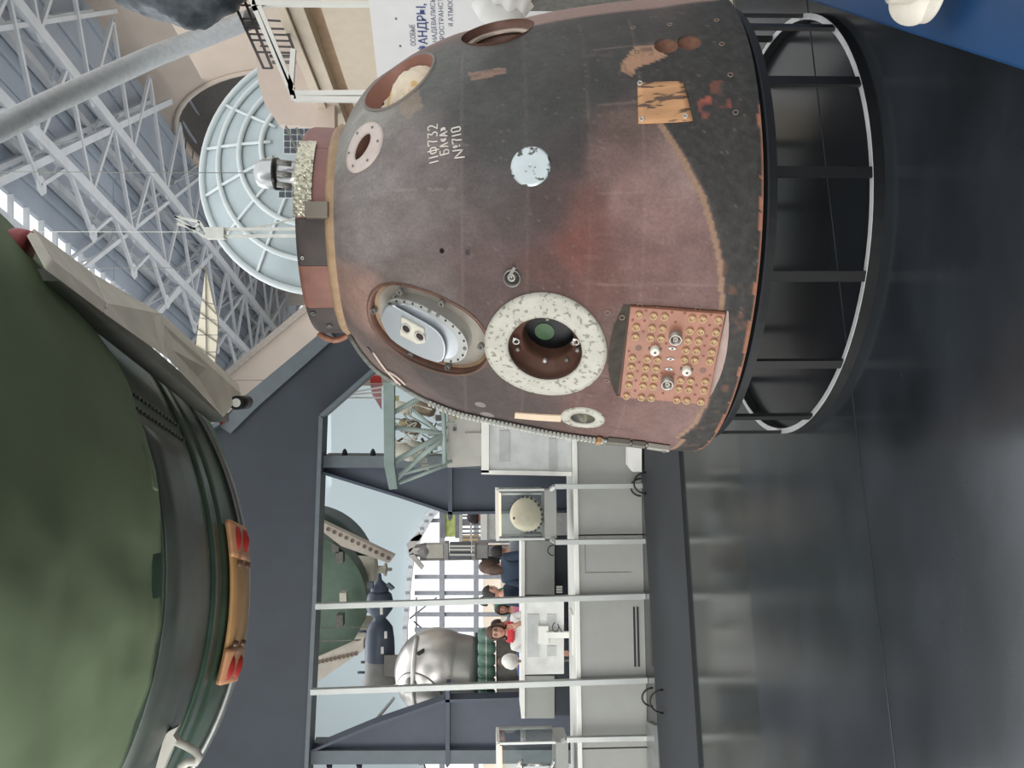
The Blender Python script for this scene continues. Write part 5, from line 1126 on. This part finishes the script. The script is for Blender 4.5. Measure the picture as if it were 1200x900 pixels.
ad=thing('amber_display','amber coloured display board beyond the guard rail','display',at(600,633,17)*np.array([1,1,0])+np.array([0,0,HZ])); pl('display_panel',[(540,628),(540,638),(562,638),(562,628)],17,.1,mat('amber_board',(232,196,140),.6,var=.15,scale=9),ad); P=at(560,633,17.05); b=MB(); b.bar((P[0],P[1],HZ),P,.12); put('display_post',b,FR,ad)
# ------------------------------------------------------------------ visitors
def skinmesh(name,verts,edges,radii,m,parent,root=0,sub=2,loc=(0,0,0)):
    me=bpy.data.meshes.new(name); me.from_pydata([tuple(v) for v in verts],edges,[]); 
    bm=bmesh.new(); bm.from_mesh(me); ly=bm.verts.layers.skin.verify(); bm.verts.ensure_lookup_table()
    for i,v in enumerate(bm.verts):
        r=radii[i]; v[ly].radius=r if hasattr(r,'__len__') else (r,r); v[ly].use_root=(i==root)
    bm.to_mesh(me); bm.free(); o=bpy.data.objects.new(name,me); C.objects.link(o); o.modifiers.new('sk','SKIN').use_smooth_shade=True
    sb=o.modifiers.new('sb','SUBSURF'); sb.levels=sub; sb.render_levels=sub
    bpy.context.view_layer.update(); me2=bpy.data.meshes.new_from_object(o.evaluated_get(bpy.context.evaluated_depsgraph_get())); bpy.data.objects.remove(o)
    me2.materials.clear(); me2.materials.append(m); oo=bpy.data.objects.new(name,me2); C.objects.link(oo); oo.parent=parent; return oo
SKIN=mat('skin',(206,158,136),.55,var=.06,scale=12)
def ellip(c,r,m,name,par,n=16,a1=pi,noise=0):
    b=MB(); vs=[];N_=n
    for i in range(N_+1):
        for j in range(N_*2):
            a=a1*i/N_;t=2*pi*j/(N_*2); k=1+noise*(rr_.random()-.5); vs.append((c[0]+r[0]*sin(a)*cos(t)*k,c[1]+r[1]*sin(a)*sin(t)*k,c[2]+r[2]*cos(a)*k))
    M=N_*2;b.add(vs,[(i*M+j,i*M+(j+1)%M,(i+1)*M+(j+1)%M,(i+1)*M+j) for i in range(N_) for j in range(M)],True); return put(name,b,m,par,local=True)
def person(loc,H,yaw,label,top,trouser,hair,longhair=False,lean=0.,arms='down',glasses=False,headyaw=0.,headpitch=0.,sleeve=True,group=None):
    p=bpy.data.objects.new('person',None); C.objects.link(p); p.location=loc; p.rotation_euler=(0,0,yaw); tag(p,label,'person',group)
    k=H/1.75; S=lambda x,y,z:np.array([x*k,(y-lean*max(0,z-.95))*k,z*k])
    # local frame: faces -Y
    V=[S(0,0,.95),S(0,0,1.12),S(0,-.01,1.30),S(0,0,1.43),S(0,-.01,1.50),S(0,-.02,1.57)];E_=[(0,1),(1,2),(2,3),(3,4),(4,5)];R_=[(.15*k,.10*k),(.135*k,.095*k),(.16*k,.11*k),(.10*k,.075*k),(.052*k,.052*k),(.05*k,.05*k)]
    hands=[]
    for s_ in (-1,1):
        i0=len(V)
        if arms=='down' or (arms=='phone' and s_<0): el=S(.25*s_,.02,1.13);wr_=S(.26*s_,-.08,.90);hd=S(.26*s_,-.10,.84);fd=np.array([0,-.2,-1.])
        elif arms=='rest': el=S(.25*s_,-.04,1.15);wr_=S(.16*s_,-.24,1.08);hd=S(.12*s_,-.30,1.08);fd=np.array([-.5*s_,-.8,0])
        else: el=S(.24*s_,-.06,1.16);wr_=S(.12*s_,-.24,1.36);hd=S(.10*s_,-.26,1.42);fd=np.array([-.2*s_,-.2,1.])
        V+=[S(.17*s_,0,1.41),el,wr_,hd]; R_+=[.062*k,.046*k,.032*k,(.034*k,.022*k)]; E_+=[(3,i0),(i0,i0+1),(i0+1,i0+2),(i0+2,i0+3)]
        hands.append((i0+3,hd,fd/np.linalg.norm(fd)))
        # legs
        j=len(V); V+=[S(.09*s_,0,.88),S(.10*s_,-.01,.50),S(.10*s_,.02,.09),S(.10*s_,-.13,.035)]; R_+=[.09*k,.060*k,.042*k,(.045*k,.035*k)]; E_+=[(0,j),(j,j+1),(j+1,j+2),(j+2,j+3)]
    for hi,hd,fd in hands:
        side=np.cross(fd,[0,1,0] if abs(fd[1])<.8 else [0,0,1]);side/=np.linalg.norm(side)
        for q,(off,L_) in enumerate([(-.024,.062),(-.008,.075),(.008,.07),(.024,.055)]):
            j=len(V); V+=[hd+side*off*k+fd*.035*k,hd+side*off*k*1.1+fd*(.035+L_*.6)*k,hd+side*off*k*1.1+fd*(.035+L_)*k+np.array([0,-.012,-.0])*k]; R_+=[.0095*k,.0085*k,.007*k]; E_+=[(hi,j),(j,j+1),(j+1,j+2)]
        j=len(V); V+=[hd+side*.038*k+fd*.005*k,hd+side*.055*k+fd*.035*k]; R_+=[.011*k,.009*k]; E_+=[(hi,j),(j,j+1)]
    body=skinmesh('body',V,E_,R_,SKIN,p)
    # head
    hc_=S(0,-.035,1.645); hb_=MB(); n=20;vs=[]
    for i in range(n+1):
        for j in range(2*n):
            a=pi*i/n;t=2*pi*j/(2*n);x=sin(a)*cos(t);y=sin(a)*sin(t);z=cos(a)
            rx=.075*(1-.18*max(0,-z));ry=.095;rz=.118; X=x*rx;Y_=y*ry;Z=z*rz
            if y<0: # face: nose, brow, chin, eye sockets
                Y_-=.020*exp(-((x/.16)**2+((z+.12)/.22)**2)); Y_+=.012*(exp(-(((x-.42)/.16)**2+((z-.08)/.12)**2))+exp(-(((x+.42)/.16)**2+((z-.08)/.12)**2))); Y_-=.010*exp(-((x/.3)**2+((z+.82)/.2)**2)); Y_-=.006*exp(-((x/.25)**2+((z+.48)/.06)**2))
            vs.append((X,Y_,Z))
    Rm=Matrix.Rotation(headyaw,3,'Z')@Matrix.Rotation(headpitch,3,'X')
    HM=lambda q:np.array(Rm@Vector(tuple(q)))*k+hc_
    hb_.add([HM(v) for v in vs],[(i*2*n+j,i*2*n+(j+1)%(2*n),(i+1)*2*n+(j+1)%(2*n),(i+1)*2*n+j) for i in range(n) for j in range(2*n)],True)
    for s_ in (-1,1): hb_.tube([HM((.072*s_,.005,.02)),HM((.084*s_,.012,.0)),HM((.076*s_,.01,-.03))],[.008*k,.012*k,.006*k],8)
    hd_=put('head',hb_,SKIN,body,local=True)
    for s_ in (-1,1):
        b=MB(); b.rev([(.011*k,0),(.008*k,.006*k),(.001,.008*k)],HM((.031*s_,-.082,.012)),HM((.031*s_,-1,.012))-HM((.031*s_,0,.012)),10); put('eye',b,mat('eye_dark',(70,56,50),.3),body,local=True)
        b=MB(); b.tube([HM((.018*s_,-.092,.032)),HM((.032*s_,-.090,.038)),HM((.046*s_,-.080,.032))],.003*k,6); put('eyebrow',b,hair,body,local=True)
    b=MB(); b.tube([HM((-.022,-.094,-.055)),HM((0,-.100,-.056)),HM((.022,-.094,-.055))],[.003*k,.0055*k,.003*k],6); put('mouth',b,mat('lips',(176,96,90),.5),body,local=True)
    # hair cap
    b=MB();vs=[];n=18
    for i in range(n+1):
        for j in range(2*n):
            t=2*pi*j/(2*n); lim=(pi*.36 if sin(t)<-.45 else pi*.62 if not longhair else pi*.80); a=lim*i/n; q=1+.05*fb(np.array([cos(t)*4+9+i*.2]),np.array([sin(t)*4+9]))[0]
            vs.append(HM((sin(a)*cos(t)*.084*q,sin(a)*sin(t)*.104*q+.006,cos(a)*.128*q+.004)))
    b.add(vs,[(i*2*n+j,i*2*n+(j+1)%(2*n),(i+1)*2*n+(j+1)%(2*n),(i+1)*2*n+j) for i in range(n) for j in range(2*n)],True); ho=put('hair',b,hair,body,local=True); sd=ho.modifiers.new('s','SOLIDIFY'); sd.thickness=.01; sd.offset=1
    if longhair:
        b=MB(); b.tube([HM((0,.07,.04)),HM((0,.095,-.05)),HM((0,.085,-.16)),HM((0,.09,-.26))],[.06*k,.075*k,.07*k,.03*k],12); put('hair_length',b,hair,body,local=True)
    if glasses:
        b=MB()
        for s_ in (-1,1): b.tube([HM((.031*s_+.022*cos(t),-.100,.010+.019*sin(t))) for t in np.linspace(0,2*pi,17)[:-1]],.0025*k,6,closed=True); b.tube([HM((.053*s_,-.098,.014)),HM((.078*s_,.0,.016))],.002*k,5)
        b.tube([HM((-.009,-.102,.014)),HM((.009,-.102,.014))],.002*k,5); put('glasses',b,MBLACK,body,local=True)
    # clothes: jacket and trousers as slightly larger skins
    jv=V[:4]+[S(0,-.005,1.475)];je=[(0,1),(1,2),(2,3),(3,4)];jr=[(.172*k,.122*k),(.160*k,.115*k),(.182*k,.128*k),(.122*k,.088*k),(.066*k,.066*k)]
    for s_,(hi,hd,fd) in zip((-1,1),hands):
        i0=len(jv); jv+=[V[hi-3],V[hi-2]]+([V[hi-1]] if sleeve else []); jr+=[.080*k,.062*k]+([.046*k] if sleeve else []); je+=[(3,i0),(i0,i0+1)]+([(i0+1,i0+2)] if sleeve else [])
    jk=skinmesh('jacket',jv,je,jr,top,body)
    tv=[S(0,0,.98),S(0,0,.90)];te=[(0,1)];tr=[(.155*k,.11*k),(.15*k,.11*k)]
    for s_ in (-1,1): j=len(tv);tv+=[S(.09*s_,0,.80),S(.10*s_,-.01,.50),S(.10*s_,.02,.07)];tr+=[.100*k,.075*k,.062*k];te+=[(1,j),(j,j+1),(j+1,j+2)]
    skinmesh('trousers',tv,te,tr,trouser,body)
    for s_ in (-1,1):
        b=MB(); c=S(.10*s_,-.07,.045); b.box(c,(.045*k,.13*k,.045*k)); put('shoe',b,MBLACK,body,local=True,bevel=.02)
    return p,body,HM,S
HB=mat('hair_brown',(78,58,48),.6,var=.3,scale=40); HD=mat('hair_dark',(42,36,36),.6,var=.3,scale=40)
NJ=mat('navy_jacket',(42,56,74),.8,var=.15,scale=9); GJ=mat('grey_jacket',(150,156,164),.8,var=.1); WT=mat('white_shirt',(226,224,220),.8,var=.03); RJ=mat('red_top',(196,52,62),.8); JEAN=mat('dark_trousers',(48,54,66),.85)
PINKM=mat('pink_top',(226,120,160),.8); TEALT=mat('teal_top',(70,148,130),.8)
def stand(px,py,Y,top_of_head_x=None):
    P=at(px,py,Y); return (P[0],Y,HZ),(P[2]-HZ)
def mk(y,xtop,Y,yaw,**k):
    l,h=stand(xtop,y,Y); return person(l,h/1.0/1.015,yaw,**k)
p,b0,HM,S=mk(741,570,8.75,radians(12),label='person with glasses, brown hair and red collared white top behind the monitor',top=WT,trouser=JEAN,hair=HB,longhair=True,arms='phone',glasses=True,headyaw=.1)
b=MB(); b.rev([(.115,0),(.13,.015),(.10,.075),(.085,.075)],S(0,0,1.44),(0,-.15,1),24); put('red_scarf',b,RJ,b0,local=True)
mk(668,562,10.1,radians(160),label='person in navy jacket with long brown hair seen from behind',top=NJ,trouser=JEAN,hair=HB,longhair=True,lean=.08)
mk(646,575,10.5,radians(200),label='person with short dark hair and grey top behind the glass case',top=GJ,trouser=JEAN,hair=HD)
mk(697,566,10.5,radians(75),label='person in navy jacket facing left with reddish face beside the tall pole',top=NJ,trouser=JEAN,hair=HD,arms='phone',headpitch=.25)
mk(715,581,11.6,radians(20),label='person in pink top between the tall grey poles',top=PINKM,trouser=JEAN,hair=HB,longhair=True)
mk(731,576,12.6,radians(-20),label='person in pale grey top with brown hair behind the woman with glasses',top=GJ,trouser=JEAN,hair=HB)
mk(705,561,14.5,radians(30),label='person in teal green top far back near the arched window',top=TEALT,trouser=JEAN,hair=HD)
mk(776,584,10.15,radians(30),label='person in navy blue top left of the monitor',top=mat('blue_top',(52,76,124),.8),trouser=JEAN,hair=HB,longhair=True)
mk(608,548,13.6,radians(120),label='person in red top by the guard rail',top=RJ,trouser=JEAN,hair=HD)
0 and mk(797,600,10.3,radians(-30),label='small person in yellow top at left beside the cradle leg',top=mat('yellow_top',(222,180,84),.8),trouser=JEAN,hair=HD)
# white lampshade like dome by the monitor
dm2=thing('white_dome_lamp','small white dome shaped lamp left of the woman with glasses','lamp',(at(600,775,9.2)[0],9.2,HZ)); P=at(598,775,9.2); b=MB(); b.rev([(.001,.10),(.06,.085),(.085,.03),(.09,-.03)],P,(.3,-.5,.6),24); put('lamp_shade',b,WHITE,dm2); b=MB(); b.bar((P[0],P[1],HZ),(P[0],P[1],P[2]),.025); put('lamp_pole',b,IRON,dm2)
